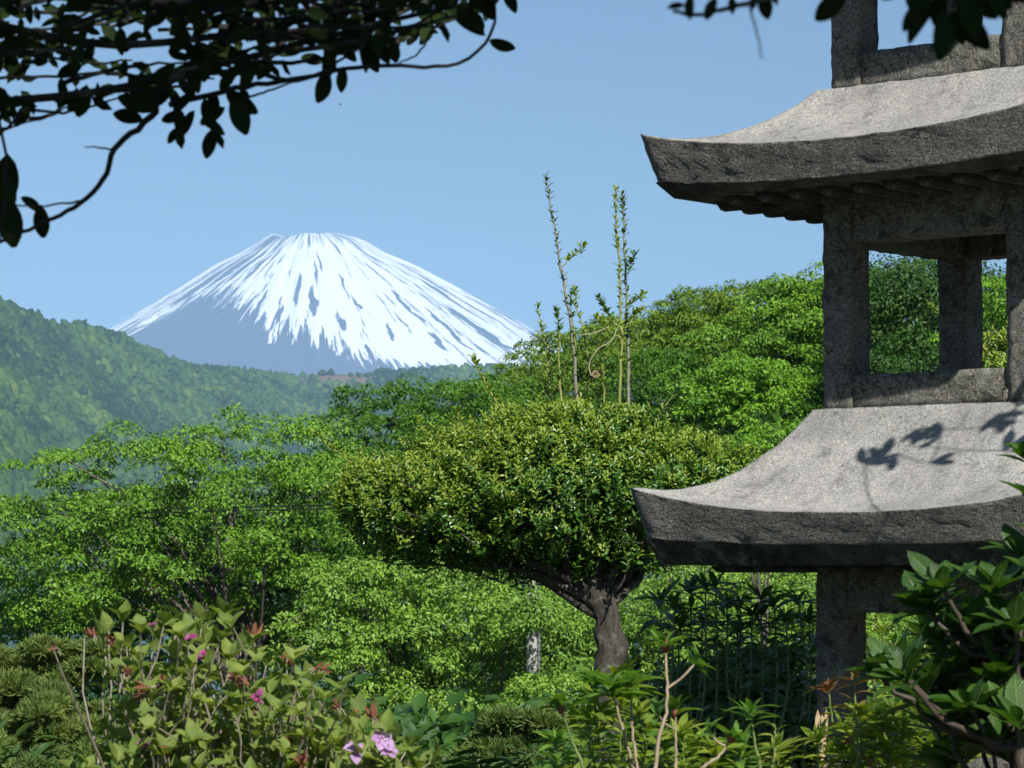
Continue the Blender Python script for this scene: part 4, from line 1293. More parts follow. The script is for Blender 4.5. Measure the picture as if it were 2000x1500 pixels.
tips = [(105, 1270), (165, 1245), (240, 1215), (275, 1235), (320, 1220), (350, 1215), (395, 1210), (440, 1205), (455, 1225), (300, 1275), (345, 1290), (425, 1260), (370, 1310), (330, 1350), (405, 1330),
        (480, 1310), (520, 1300), (560, 1310), (575, 1290), (610, 1330), (500, 1360), (450, 1380), (560, 1370), (620, 1400), (290, 1400), (350, 1420), (420, 1430), (500, 1440), (570, 1440), (640, 1420),
        (660, 1390), (700, 1400), (735, 1420), (760, 1450), (690, 1460), (640, 1470), (260, 1450), (320, 1480), (400, 1490), (470, 1495), (560, 1500), (720, 1490), (800, 1480), (840, 1490), (230, 1490), (205, 1480), (370, 1540), (600, 1550), (700, 1560), (480, 1560), (260, 1560), (520, 1620), (650, 1640), (380, 1640), (300, 1620)]
lv = Leaves()
forks = [P(330, 1640, AD), P(430, 1660, AD + .05), P(520, 1680, AD - .05), P(600, 1660, AD), P(680, 1650, AD + .05), P(250, 1640, AD + .02)]
for fk in forks:
    tube('stem', smooth_path([az_base, az_base.lerp(fk, .5) + Vector(rng.normal(size=3) * .02), fk], 8, .004, rng), np.linspace(.010, .005, 8), M_azstem, az, 7, az_base)
allt = []
for (x, y) in tips:
    for k in range(1 if x < 200 else 5):
        dd_ = AD + rng.uniform(-.22, .22)
        xx, yy = x + (rng.normal() * 30 if k else 0), y + (abs(rng.normal()) * 50 + 12 if k else 0)
        tip = P(xx, yy, dd_)
        fk = min(forks, key=lambda q: (q - tip).length + rng.uniform(0, .04))
        mid = fk.lerp(tip, .55) + Vector(rng.normal(size=3) * .018)
        pth = smooth_path([fk, mid, tip], 8, .004, rng)
        tube('twig' if k else 'branch', pth, np.linspace(.0024, .0011, 8), M_azstem, az, 5, az_base)
        ax = nrm((pth[-1] - pth[-2])[None])[0] + np.array([0, 0, .5]) + rng.normal(size=3) * .18
        bare = (x < 180)
        if not bare:
            n = int(rng.integers(3, 6))
            lv.add(rosette(tip, ax, n, rng, .68, .2, rng.uniform(0, 6)), .034 * rng.uniform(.6, 1.15, n))
            for qq in (6, 5, 4):
                n = int(rng.integers(2, 5))
                q = pth[qq] + rng.normal(size=3) * .012
                lv.add(rosette(q, ax + rng.normal(size=3) * .3, n, rng, .85, .2, rng.uniform(0, 6)), .029 * rng.uniform(.55, 1.15, n))
            n = 2
            q = pth[3] + rng.normal(size=3) * .01
            lv.add(rosette(q, ax + rng.normal(size=3) * .3, n, rng, .85, .2, rng.uniform(0, 6)), .029 * rng.uniform(.55, 1.15, n))
        allt.append((np.array(tip), ax, bare))
leaf_parts(az, az_base, lv, ME_az, TM_az[0], M_az, 300, rng)

M_petal = leaf_mat('pink_petals', [(0.50, 0.28, 0.55), (0.62, 0.42, 0.68), (0.56, 0.33, 0.6)], rough=0.5, trans=0.4, spec=0.2, tint=(1.1, .9, 1.1))
M_petal2 = leaf_mat('magenta_petals', [(0.32, 0.05, 0.17), (0.42, 0.12, 0.28)], rough=0.5, trans=0.3, spec=0.2, tint=(1.1, .8, 1.0))
M_wilt = leaf_mat('withered_petals', [(0.15, 0.05, 0.03), (0.26, 0.12, 0.07), (0.22, 0.10, 0.06), (0.18, 0.06, 0.06)], rough=0.7, trans=0.2, spec=0.1, tint=(1.1, .9, .7))
TM_pet = leaf_template(6, 0.85, 0.62, 0.35, 0.55, 0.55)
TM_wil = leaf_template(5, 0.6, 0.55, 1.1, 1.6, 0.6)


def flower(c, size, tm, mat, n, axis, name, open_=0.9):
    p, d, u = rosette(c, axis, n, rng, open_, .0, rng.uniform(0, 6))
    o = leaf_cloud(name, tm, p, d, u, size * rng.uniform(.8, 1.15, n), mat, az, None, az_base)
    sp, sd, su = rosette(c, axis, 4, rng, .35, 0, 0)
    Vs, Fs, off = [], [], 0
    for i in range(4):
        tipp = sp[i] + sd[i] * size * 1.25
        V_, f_ = tube_arrays(smooth_path([sp[i], sp[i] * .5 + tipp * .5 + rng.normal(size=3) * size * .12, tipp + np.array([0, 0, -.25 * size])], 6), .0007, 4)
        Vs.append(V_ - np.array(az_base)); Fs.append(f_ + off); off += len(V_)
    link('stamens', mesh_np('stamens', np.vstack(Vs), np.vstack(Fs)), M_dry, o, 'stuff')
    return o


for (x, y, sz_, mt, tm_, n, nm) in [(742, 1448, .020, M_petal, TM_pet, 5, 'flower'), (692, 1468, .018, M_petal, TM_pet, 5, 'flower'), (760, 1470, .014, M_petal, TM_pet, 4, 'flower'),
                                    (395, 1285, .011, M_petal2, TM_pet, 5, 'flower'), (281, 1455, .012, M_petal2, TM_pet, 5, 'flower'), (503, 1360, .010, M_petal2, TM_pet, 5, 'flower'),
                                    (370, 1250, .011, M_petal2, TM_pet, 5, 'flower'), (300, 1225, .009, M_petal2, TM_pet, 5, 'flower')]:
    flower(P(x, y, AD - .2), sz_, tm_, mt, n, rng.normal(size=3) * .3 + np.array([0, -.6, .5]), nm, .9 if mt is M_petal else .6)
for (x, y) in [(104, 1268), (180, 1245), (217, 1250), (250, 1315), (290, 1345), (320, 1330), (620, 1300), (720, 1395), (705, 1400), (450, 1320), (470, 1330), (555, 1450), (610, 1455), (495, 1395), (590, 1490), (310, 1460), (400, 1500), (650, 1380), (565, 1280), (500, 1240)]:
    o = flower(P(x + rng.normal() * 4, y + rng.normal() * 4, AD - .12 + rng.normal() * .08), .0092 * rng.uniform(.75, 1.35), TM_wil, M_wilt, int(rng.integers(9, 14)), rng.normal(size=3) * .5 + np.array([0, -.2, -.2]), 'withered_flower', 1.2)

# --- rhododendron with large whorled leaves at the right
M_rh = leaf_mat('rhododendron_leaves', [(0.03, 0.085, 0.014), (0.045, 0.115, 0.018), (0.06, 0.14, 0.02)], rough=0.38, trans=0.3, spec=0.45, veins=True, tint=(1.5, 1.7, 0.5))
M_rhstem = stem_mat('rhododendron_stem', (0.03, 0.022, 0.016), (0.08, 0.058, 0.04))
TM_rh = [leaf_template(7, 0.43, 0.58, 0.3, 0.15, 0.9), leaf_template(7, 0.4, 0.6, 0.45, 0.35, 0.9), leaf_template(7, 0.42, 0.56, 0.2, 0.0, 0.9)]
ME_rh = [template_mesh('rhododendron_leaf', t_, M_rh) for t_ in TM_rh]
rng = np.random.default_rng(202)
RD = 4.3
rh_base = Vector((P(2060, 1110, RD).x, RD, ground_h(RD) - .02))
rh = thing('rhododendron_bush', 'shaded rhododendron with large dark whorled leaves at the lower right', 'rhododendron', rh_base)
wh = [(1845, 1155, 0, .085), (1945, 1160, .0, .085), (1995, 1085, .05, .07), (1775, 1330, -.1, .09), (1765, 1310, -.05, .085), (1905, 1245, .05, .085), (1985, 1230, -.05, .09), (1870, 1320, .1, .08), (1960, 1330, 0, .09),
      (1900, 1390, -.05, .085), (1990, 1420, -.1, .09), (1850, 1420, .05, .08), (1940, 1470, 0, .09), (2040, 1150, 0, .09), (2060, 1280, 0, .09), (2050, 1390, .05, .09), (1720, 1320, .0, .07),
      (2010, 900, .1, .06), (2040, 1000, .1, .08), (2080, 1060, 0, .09), (1880, 1490, .1, .08), (1985, 1500, .1, .09), (1930, 1290, .15, .085), (1840, 1250, .1, .075),
      (2110, 950, 0, .09), (2150, 1080, 0, .09), (2130, 1200, 0, .09), (2120, 850, .1, .09), (2180, 760, .15, .09), (2160, 980, .2, .09), (2230, 900, 0, .09), (2240, 1050, .1, .09), (2220, 1180, -.1, .09), (2200, 680, .1, .09), (2290, 800, 0, .09), (2300, 980, 0, .09), (2310, 1140, 0, .09)]
for k_ in range(34):
    wh.append((rng.uniform(1800, 2060), rng.uniform(1190, 1530), rng.uniform(.05, .35), rng.uniform(.07, .09)))
lv = Leaves()
trunks = [smooth_path([rh_base, P(2060 + k * 60, 1400, RD), P(2090 + k * 60, 1100, RD + .05), P(2130 + k * 50, 800, RD + .1)], 14, .004, rng) for k in (-1, 0, 1)]
for tr in trunks: tube('stem', tr, np.linspace(.013, .006, 14), M_rhstem, rh, 7, rh_base)


def attach(tip, sag=.03, r=.0045):
    best = None
    for tr in trunks:
        for q in tr:
            if q[2] < tip.z - .05 and (best is None or (Vector(q) - tip).length < (best - tip).length): best = Vector(q)
    best = best or Vector(trunks[0][3])
    pth = smooth_path([best, best.lerp(tip, .6) + Vector((0, 0, -sag)), tip], 9, .003, rng)
    tube('branch', pth, np.linspace(r * 1.4, r * .7, 9), M_rhstem, rh, 5, rh_base)
    return nrm((pth[-1] - pth[-3])[None])[0]


for (x, y, dz, sz_) in wh:
    tip = P(x, y, RD + dz)
    ax = attach(tip) * .55 + np.array([-.05, -.12, .75]) + rng.normal(size=3) * .12
    n = int(rng.integers(7, 10))
    lv.add(rosette(tip, ax, n, rng, .95, .15, rng.uniform(0, 6)), sz_ * .92 * rng.uniform(.75, 1.1, n))
    n2_ = int(rng.integers(3, 5))
    lv.add(rosette(np.array(tip) + nrm(np.array(ax)[None])[0] * .004, ax, n2_, rng, .5, .1, rng.uniform(0, 6)), sz_ * .7 * rng.uniform(.7, 1.1, n2_))
# the sprays out of frame that throw leaf shadows on the lower roof
from mathutils.bvhtree import BVHTree
bpy.context.view_layer.update()
lr = LOWER_ROOF
spray = []
roof_tree = BVHTree.FromPolygons([lr.matrix_world @ v.co for v in lr.data.vertices], [tuple(p.vertices) for p in lr.data.polygons])
for (x, y, dist, sz_, n) in [(1690, 908, 1.0, .046, 3), (1725, 895, 1.02, .048, 3), (1750, 885, 1.02, .04, 2), (1815, 905, 1.0, .045, 2), (1838, 852, 1.05, .042, 3), (1800, 835, 1.1, .04, 2), (1760, 790, 1.12, .03, 2), (1920, 835, 1.0, .045, 2), (1950, 808, 1.05, .05, 3), (1985, 795, .95, .05, 2),
                             (1960, 880, .9, .05, 2), (1992, 880, .92, .05, 2), (1780, 870, 1.0, .045, 2)]:
    hit, hn, hi_, hd_ = roof_tree.ray_cast(Vector((0, 0, 0)), P(x, y, 5.0).normalized())
    if hit is None: continue
    tip = hit + SUN * dist
    if not spray or (tip - spray[-1]).length > .28:
        attach(tip, .02, .0022)
    else:
        tube('branch', smooth_path([spray[-1], spray[-1].lerp(tip, .5) + Vector((0, 0, -.008)), tip], 6), np.linspace(.0018, .0012, 6), M_rhstem, rh, 5, rh_base)
    spray.append(tip)
    a1 = rng.uniform(0, 6.28); side_ = Vector((SUN.y, -SUN.x, 0)).normalized(); upv = SUN.cross(side_)
    an_ = a1 + np.arange(n) * rng.uniform(.6, 1.1)
    dv = np.cos(an_)[:, None] * np.array(side_) + np.sin(an_)[:, None] * np.array(upv)
    lv.add((np.tile(np.array(tip), (n, 1)), dv, np.tile(S_np, (n, 1)) + rng.normal(size=(n, 3)) * .25), sz_ * rng.uniform(.8, 1.2, n), .85)
leaf_parts(rh, rh_base, lv, ME_rh, TM_rh[0], M_rh, 300, rng)

# --- slender sprouts and lilies
M_sp = leaf_mat('sprout_leaves', [(0.086, 0.218, 0.031), (0.133, 0.296, 0.041), (0.187, 0.343, 0.047)], rough=0.42, trans=0.38, spec=0.4, veins=True)
M_yl = leaf_mat('yellow_green_leaves', [(0.180, 0.300, 0.032), (0.270, 0.374, 0.044), (0.330, 0.406, 0.060), (0.150, 0.270, 0.030)], rough=0.45, trans=0.4, spec=0.35, veins=True)
M_or = leaf_mat('orange_tinted_leaves', [(0.242, 0.132, 0.044), (0.308, 0.143, 0.066), (0.176, 0.176, 0.044), (0.275, 0.099, 0.044)], rough=0.5, trans=0.38, spec=0.3, veins=True, tint=(1.3, 1.0, .5))
M_li = leaf_mat('lily_leaves', [(0.035, 0.09, 0.018), (0.05, 0.12, 0.022), (0.07, 0.14, 0.03)], rough=0.4, trans=0.3, spec=0.4, veins=True)
TM_nar = [leaf_template(6, 0.24, 0.5, 0.3, 0.35, 0.9), leaf_template(6, 0.27, 0.48, 0.4, 0.6, 0.9), leaf_template(6, 0.22, 0.52, 0.25, 0.15, 0.9)]
TM_ov = [leaf_template(6, 0.36, 0.52, 0.3, 0.25, 0.9), leaf_template(6, 0.4, 0.5, 0.4, 0.45, 0.9)]
SETS = {}
for nm_, mt_ in (('sprout', M_sp), ('yellow', M_yl), ('orange', M_or), ('lily', M_li)):
    SETS[nm_, 'nar'] = [template_mesh(nm_ + '_leaf', t_, mt_) for t_ in TM_nar]
    SETS[nm_, 'ov'] = [template_mesh(nm_ + '_leaf', t_, mt_) for t_ in TM_ov]
M_tan = stem_mat('tan_stem', (0.26, 0.20, 0.13), (0.42, 0.34, 0.24))
M_red = stem_mat('red_node', (0.18, 0.04, 0.025), (0.28, 0.09, 0.05))
M_gst = stem_mat('green_stem', (0.09, 0.14, 0.035), (0.17, 0.22, 0.07))


def plant(name, label, pts, d, kind, shape, size, whorls, n_leaf, stem, r=.003, seed=0, cat='plant', group=None, red=False, along=0, spread=.9, side=0):
    """single-stem plant: photo points of the stem from low to high, whorl at the tip, leaves along the stem"""
    rng = np.random.default_rng(seed)
    b0 = P(pts[0][0], pts[0][1], d); base = Vector((b0.x + rng.normal() * .02, d, ground_h(d) - .02))
    t = thing(name, label, cat, base, 0, group)
    pth = smooth_path([P(x, y, d) for x, y in pts], 18, .0008, rng)
    full = np.vstack([np.array(base)[None], np.array(base)[None] * .5 + pth[:1] * .5, pth])
    tube('stem', full, np.linspace(r * 1.1, r * .55, 20), stem, t, 6, base)
    lv = Leaves()
    ax = nrm((pth[-1] - pth[-3])[None])[0]
    for k in range(whorls):
        c = pth[-1 - 2 * k] if k else pth[-1]
        n = n_leaf if k == 0 else max(4, n_leaf - 3)
        lv.add(rosette(c, ax + rng.normal(size=3) * .1, n, rng, spread * (1 + .12 * k), .2, rng.uniform(0, 6)), size * rng.uniform(.65, 1.1, n))
    if whorls:
        lv.add(rosette(pth[-1], ax, 4, rng, .35, .1, 1.0), size * .6 * rng.uniform(.7, 1.1, 4))
    if along:
        tt = np.linspace(.12, .98, along)
        pi = np.stack([np.interp(tt, np.linspace(0, 1, 18), pth[:, k]) for k in range(3)], -1)
        an = np.arange(along) * 2.4 + rng.uniform(0, 6)
        dv = np.stack([np.cos(an), np.sin(an), .25 + .5 * tt + rng.normal(size=along) * .15], -1)
        lv.add((pi, nrm(dv), np.tile([0., -.1, 1.], (along, 1)) + rng.normal(size=(along, 3)) * .2), size * (1.1 - .45 * tt) * rng.uniform(.8, 1.15, along))
    for k in range(side):
        u0 = pth[int(rng.integers(11, 16))]
        dv = nrm(np.array([rng.choice([-1, 1]) * .8, rng.normal() * .4, .7])[None])[0]
        e = u0 + dv * rng.uniform(.03, .06)
        tube('side_shoot', smooth_path([u0, u0 * .5 + e * .5 + np.array([0, 0, -.004]), e], 6), np.linspace(r * .7, r * .4, 6), stem, t, 5, base)
        lv.add(rosette(e, dv, 6, rng, .8, .2, rng.uniform(0, 6)), size * .75 * rng.uniform(.7, 1.1, 6))
    if red:
        V, f = ellipsoid(tuple(Vector(pth[-1]) - base), (r * 2.2, r * 2.2, r * 3.2), 8, 6)
        link('red_bud', mesh_np('red_bud', V, f), M_red, t)
    p, dd_, u, s, w = lv.all()
    leaf_objects('leaf', SETS[kind, shape], p, dd_, u, s, t, w, rng)
    return t


G1 = 'leafy sprouts in front of the topiary trunk'
plant('sprout', 'tall tan-stemmed sprout with a red-based tuft of leaves, centre bottom', [(1280, 1500), (1285, 1450), (1302, 1385), (1303, 1320), (1300, 1262)], 4.6, 'sprout', 'ov', .05, 1, 11, M_tan, .0032, 1, red=True, side=2, group=G1)
plant('sprout', 'sprout with spreading leaves left of the topiary trunk foot', [(1140, 1500), (1115, 1440), (1096, 1385)], 4.7, 'sprout', 'ov', .055, 1, 11, M_gst, .0026, 2, red=True, spread=1.0, group=G1)
plant('sprout', 'dark sprout standing just before the foot of the topiary trunk', [(1238, 1500), (1215, 1420), (1195, 1345)], 4.8, 'sprout', 'ov', .06, 2, 12, M_tan, .0026, 3, group=G1)
plant('sprout', 'dark sprout with a drooping tuft at the right edge of the topiary trunk', [(1245, 1500), (1236, 1430), (1232, 1342)], 4.85, 'sprout', 'ov', .058, 2, 11, M_tan, .0026, 4, group=G1)
plant('sprout', 'leafy sprout left of the trunk foot, tallest beside the bark', [(1180, 1500), (1172, 1430), (1160, 1335)], 5.1, 'sprout', 'ov', .06, 2, 11, M_gst, .0026, 31, along=8, group=G1)
plant('sprout', 'leafy sprout covering the middle of the topiary trunk foot', [(1225, 1500), (1218, 1430), (1210, 1330)], 5.15, 'yellow', 'ov', .06, 2, 11, M_gst, .0026, 32, along=8, group=G1)
plant('sprout', 'low sprout with yellowing lower leaves right of the tall tan stem', [(1320, 1500), (1320, 1440), (1319, 1392)], 4.65, 'sprout', 'ov', .05, 1, 9, M_tan, .0024, 5, red=True, side=1, group=G1)
plant('sprout', 'leaning sprout with a red-based tuft before the deep shade', [(1370, 1500), (1410, 1470), (1428, 1440)], 4.5, 'sprout', 'ov', .042, 1, 9, M_tan, .003, 6, red=True, side=1, group=G1)
plant('sprout', 'lily-like green sprout with drooping narrow leaves before the deep shade', [(1485, 1500), (1475, 1450), (1467, 1395)], 4.55, 'sprout', 'nar', .05, 2, 8, M_gst, .0026, 7, along=5, group=G1)
plant('sprout', 'thin green stem with small leaves right of the drooping sprout', [(1508, 1500), (1514, 1460), (1514, 1420)], 4.6, 'yellow', 'nar', .035, 0, 0, M_gst, .0026, 8, along=9, group=G1)
rng = np.random.default_rng(9)
G2 = 'yellow-green seedlings along the bottom centre'
words = ['leftmost', 'second', 'third', 'fourth', 'fifth', 'sixth', 'seventh', 'eighth', 'ninth', 'tenth', 'eleventh', 'twelfth', 'thirteenth', 'fourteenth']
xs_ = [1085, 1120, 1150, 1172, 1196, 1216, 1250, 1268, 1296, 1330, 1355, 1400, 1446, 1520]
for k, x in enumerate(xs_):
    yt = [1450, 1425, 1405, 1395, 1410, 1385, 1400, 1425, 1440, 1440, 1455, 1470, 1465, 1470][k]
    plant('seedling', words[k] + ' of the narrow-leaved seedlings along the bottom edge, counted from the azalea', [(x + rng.normal() * 8, 1520), (x + rng.normal() * 6, (yt + 1520) / 2), (x, yt)], 5.0 + rng.uniform(-.2, .25), 'yellow' if k % 4 else 'sprout', 'nar', .06, 1, 9, M_gst, .0022, 300 + k, along=22, group=G2)
G3 = 'lilies in the shade of the lantern'
lx = [(1292, 1178), (1318, 1190), (1350, 1160), (1378, 1152), (1398, 1148), (1420, 1185), (1446, 1180), (1470, 1200), (1486, 1172), (1512, 1182), (1535, 1215), (1560, 1180), (1330, 1230), (1440, 1240), (1580, 1215), (1372, 1220)]
for k, (x, y) in enumerate(sorted(lx)):
    plant('lily', (['leftmost', 'second', 'third', 'fourth', 'fifth', 'sixth', 'seventh', 'eighth', 'ninth', 'tenth', 'eleventh', 'twelfth', 'thirteenth', 'fourteenth', 'fifteenth', 'rightmost'][k]) + ' of the shaded dark lilies between topiary trunk and stone column',
          [(x + rng.normal() * 14 - 8, 1480), (x + rng.normal() * 8, 1330), (x, y)], 6.95 + rng.uniform(-.25, .45), 'lily', 'nar', .085, 2, 7, M_gst, .0035, 400 + k, along=13, group=G3, cat='lily', spread=1.1)
G4 = 'yellow-green plants before the stone columns'
for k, (x, y, kd) in enumerate([(1618, 1352, 'orange'), (1668, 1335, 'orange'), (1600, 1450, 'yellow'), (1645, 1430, 'yellow'), (1676, 1402, 'yellow'), (1700, 1450, 'yellow'), (1722, 1420, 'yellow'), (1745, 1395, 'yellow'), (1765, 1440, 'yellow'), (1790, 1410, 'yellow'),
                                (1812, 1460, 'yellow'), (1840, 1440, 'yellow'), (1735, 1470, 'yellow'), (1880, 1420, 'yellow'), (1660, 1475, 'yellow')]):
    lab = {0: 'reddish-orange leaved stem rising before the left lower stone column', 1: 'thin orange-tipped stem at the right edge of the left lower column'}.get(k)
    if lab is None:
        rank = sum(1 for q in (1600, 1645, 1676, 1700, 1722, 1745, 1765, 1790, 1812, 1840, 1735, 1880, 1660) if q < x)
        lab = (words[rank] if rank < 12 else 'rightmost') + ' from the left of the yellow-green plants before the lower stone storey'
        lab = lab.replace('leftmost from the left', 'leftmost').replace('rightmost from the left', 'rightmost')
    plant('leafy_plant', lab, [(x + rng.normal() * 8, 1520), (x + rng.normal() * 6, (y + 1500) / 2), (x, y)], 5.05 + rng.uniform(-.15, .2), kd, 'nar', 0.062 if kd == 'yellow' else .042, 1, 9, M_gst, .0024, 500 + k, along=20 if kd == 'yellow' else 11, group=G4)
for k, (x, y, kd) in enumerate([(1725, 1235, 'yellow'), (1750, 1215, 'sprout'), (1790, 1240, 'yellow'), (1705, 1290, 'yellow'), (1815, 1290, 'yellow'), (1770, 1280, 'orange')]):
    plant('leafy_plant', ['second from left', 'tallest', 'second from right', 'leftmost', 'rightmost', 'orange-tinted one'][k] + ' of the sunlit plants seen through the lower stone opening', [(x + rng.normal() * 8, 1500), (x + rng.normal() * 5, 1380), (x, y)], 7.9 + rng.uniform(-.2, .3), kd, 'nar', .075, 2, 8, M_gst, .003, 560 + k, along=16, group='plants behind the lantern')

# shaded shrub behind the lantern, in its shadow
rng = np.random.default_rng(71)
ssb = Vector((P(1450, 1110, 7.7).x, 7.7, ground_h(7.7) - .02))
ssh = thing('shaded_shrub', 'dense dark shrub in deep shade behind the lilies, left of the stone column', 'shrub', ssb)
ps, ds, us = [], [], []
for (x, y, r) in [(1330, 1400, .13), (1400, 1360, .14), (1470, 1340, .15), (1540, 1330, .15), (1590, 1370, .13), (1370, 1460, .16), (1450, 1440, .17), (1530, 1430, .17), (1590, 1460, .15), (1310, 1480, .13), (1500, 1520, .2), (1400, 1540, .2)]:
    c = np.array(P(x, y, 7.7 + rng.uniform(-.1, .25)))
    a = blob_leaves(c, r, 420, rng); ps.append(a[0]); ds.append(a[1]); us.append(a[2])
    tube('stem', smooth_path([ssb, ssb.lerp(Vector(c), .6) + Vector((0, .03, 0)), Vector(c)], 7), np.linspace(.008, .003, 7), M_rhstem, ssh, 5, ssb)
pos = np.vstack(ps)
leaf_cloud('foliage', SMALL_LEAF, pos, np.vstack(ds), np.vstack(us), .045 * rng.uniform(.6, 1.2, len(pos)), M_li, ssh, 'stuff', ssb)

# split bamboo stake
M_bam = plain_mat('split_bamboo', (0.34, 0.24, 0.12), (0.52, 0.40, 0.22), 60.0, 0.6)
sb = Vector((P(1605, 1110, 5.3).x, 5.3, ground_h(5.3) - .05))
stk = thing('bamboo_stake', 'broken split bamboo stake with pale splinters beside the left stone column', 'stake', sb)
tube('cane', [sb, P(1606, 1430, 5.3)], [.008, .007], M_bam, stk, 8, sb)
for (a, b_, w_) in (((1598, 1438), (1597, 1386), .006), ((1606, 1440), (1606, 1395), .006), ((1612, 1436), (1614, 1384), .004)):
    p0, p1 = np.array(P(a[0], a[1], 5.295) - sb), np.array(P(b_[0], b_[1], 5.295) - sb)
    V = np.array([p0 + (-w_, 0, 0), p0 + (w_, 0, 0), p0 * .3 + p1 * .7 + (w_ * .9, 0, 0), p1, p0 * .3 + p1 * .7 + (-w_ * .7, 0, 0),
                  p0 + (-w_, .003, 0), p0 + (w_, .003, 0), p0 * .3 + p1 * .7 + (w_ * .9, .003, 0), p1 + (0, .003, 0), p0 * .3 + p1 * .7 + (-w_ * .7, .003, 0)])
    me = bpy.data.meshes.new('splinter')
    me.from_pydata([tuple(v) for v in V], [], [(0, 1, 2, 3, 4), (9, 8, 7, 6, 5), (0, 5, 6, 1), (1, 6, 7, 2), (2, 7, 8, 3), (3, 8, 9, 4), (4, 9, 5, 0)])
    link('splinter', me, M_bam, stk)

# pale garden rocks at the right
M_rock = stone_mat('garden_rock', (0.30, 0.29, 0.27), (0.44, 0.43, 0.4), (0.12, 0.11, 0.1), grain=120, bump=0.8, bscale=30, blotch=0.4, bdist=.01)
for (x, y, d, r, lab, sd) in ((1965, 1440, 7.6, .13, 'pale sunlit garden rock glimpsed between dark leaves at the right', 1.0), (1800, 1490, 7.2, .12, 'low grey garden rock behind the plants under the lower storey', 2.0)):
    c = P(x, y, d)
    V, f = ellipsoid((0, 0, 0), (r, r * .8, r * .62), 24, 16)
    V = np.array([v * (1 + .22 * noise.noise(Vector(v / r * 1.3 + sd)) + .07 * noise.noise(Vector(v / r * 4 + sd))) for v in V])
    o = link('garden_rock', mesh_np('garden_rock', V, f), M_rock)
    o.location = c
    tag(o, lab, 'rock', 'garden rocks')

# low leafy ground cover in the garden bed
rng = np.random.default_rng(88)
n = 16000
x = rng.uniform(-2.2, 2.8, n); y = rng.uniform(4.2, 15, n)
z = np.array([ground_h(v) for v in y]) + rng.uniform(0, 1, n) ** 1.5 * np.interp(y, [4.2, 5, 7, 9, 12, 15], [.55, .75, .78, .7, .75, 1.0])
keep = (np.hypot(x - .95, y - 6.03) > .42) & (y > 4.9)
pos = np.stack([x, y, z], -1)[keep]
k = len(pos)
o = leaf_cloud('ground_cover', LITE_LEAF, pos, nrm(rng.normal(size=(k, 3)) * np.array([1, 1, .3]) + np.array([0, 0, .45])), nrm(np.array([0, 0, 1.]) + rng.normal(size=(k, 3)) * .4), .075 * rng.uniform(.6, 1.3, k), M_li, wid=np.full(k, .7))
tag(o, 'dark leafy ground cover filling the garden bed round the lantern', 'ground cover', kind='stuff')

# ------------------------------------------------------------------ the shade tree over the camera
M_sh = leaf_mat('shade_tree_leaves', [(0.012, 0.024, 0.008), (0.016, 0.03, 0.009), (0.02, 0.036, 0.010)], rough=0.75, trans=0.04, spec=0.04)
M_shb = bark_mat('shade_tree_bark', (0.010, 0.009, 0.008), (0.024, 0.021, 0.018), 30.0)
TM_sh = [leaf_template(7, 0.50, 0.55, 0.2, 0.15, 0.6, 0.2), leaf_template(7, 0.46, 0.55, 0.35, 0.3, 0.6, 0.2)]
ME_sh = [template_mesh('shade_leaf', t_, M_sh) for t_ in TM_sh]
rng = np.random.default_rng(55)
LD = 3.0
st_base = Vector((-1.9, 0.6, ground_h(.6) - .05))
shade = thing('shade_tree', 'dark silhouetted branches of an overhanging tree across the top of the view', 'tree', st_base)
crownp = Vector((-1.2, 1.2, 1.15))
tube('trunk', smooth_path([st_base, Vector((-1.75, .7, -.3)), Vector((-1.5, .95, .6)), crownp, Vector((-.3, .3, 1.9)), Vector((.5, -.8, 2.7))], 20, .01, rng), np.linspace(.11, .04, 20), M_shb, shade, 10, st_base)
lv = Leaves()


def twig(pts, r0, r1, d=LD, leaves=(), name='twig', sz_=.034):
    pth = smooth_path([P(x, y, d + dz) for x, y, dz in [(q + (0,))[:3] for q in pts]], 5 + 3 * len(pts), .0006, rng)
    tube(name, pth, np.linspace(r0, r1, len(pth)), M_shb, shade, 6, st_base)
    return pth


def hang(px_, py_, ang, d=LD, ln=68, tilt=None):
    """one leaf whose stalk end is at px,py and whose blade points along ang (degrees, 0 = right, 90 = down)"""
    c = np.array(P(px_, py_, d)); e = np.array(P(px_ + math.cos(math.radians(ang)) * ln, py_ + math.sin(math.radians(ang)) * ln, d + rng.normal() * .006))
    dv = e - c
    n = np.array([rng.normal() * .45, -1, rng.normal() * .45])
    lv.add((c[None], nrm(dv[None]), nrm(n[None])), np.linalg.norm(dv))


# main limbs, running in from the left
for pts, r0, r1 in (([(-500, 60, -.5), (-60, 40), (250, 90), (480, 60), (700, 20)], .009, .003), ([(-520, 130, -.4), (-40, 200), (180, 180), (420, 130), (640, 70), (900, 10)], .007, .0025),
                    ([(-520, -40, -.4), (0, -30), (400, 10), (760, -30), (1000, -60)], .012, .005)):
    twig(pts, r0, r1, name='limb')
for pth in ([P(-500, 60, 2.5), Vector((-1.0, 2.0, 1.0)), crownp], [P(-520, 130, 2.6), Vector((-1.1, 2.0, .9)), crownp], [P(-520, -40, 2.6), Vector((-1.0, 1.9, 1.05)), crownp]):
    tube('limb', smooth_path(pth, 10), np.linspace(.014, .03, 10), M_shb, shade, 7, st_base)
T1 = twig([(300, 170), (305, 215), (280, 242), (222, 290), (206, 345), (160, 395), (108, 425), (55, 448), (-30, 485)], .0036, .0016)
twig([(224, 291), (190, 288), (165, 287)], .0012, .0006)
twig([(165, 393), (80, 402), (20, 400)], .0012, .0008)
twig([(330, 205), (450, 175), (600, 150), (690, 132), (790, 128), (870, 130), (920, 110), (952, 78), (968, 30), (960, -20)], .0030, .0014)
twig([(845, 25), (842, 62), (815, 105), (770, 126)], .0014, .0009)
twig([(470, 195), (530, 175), (585, 155)], .0014, .0009)
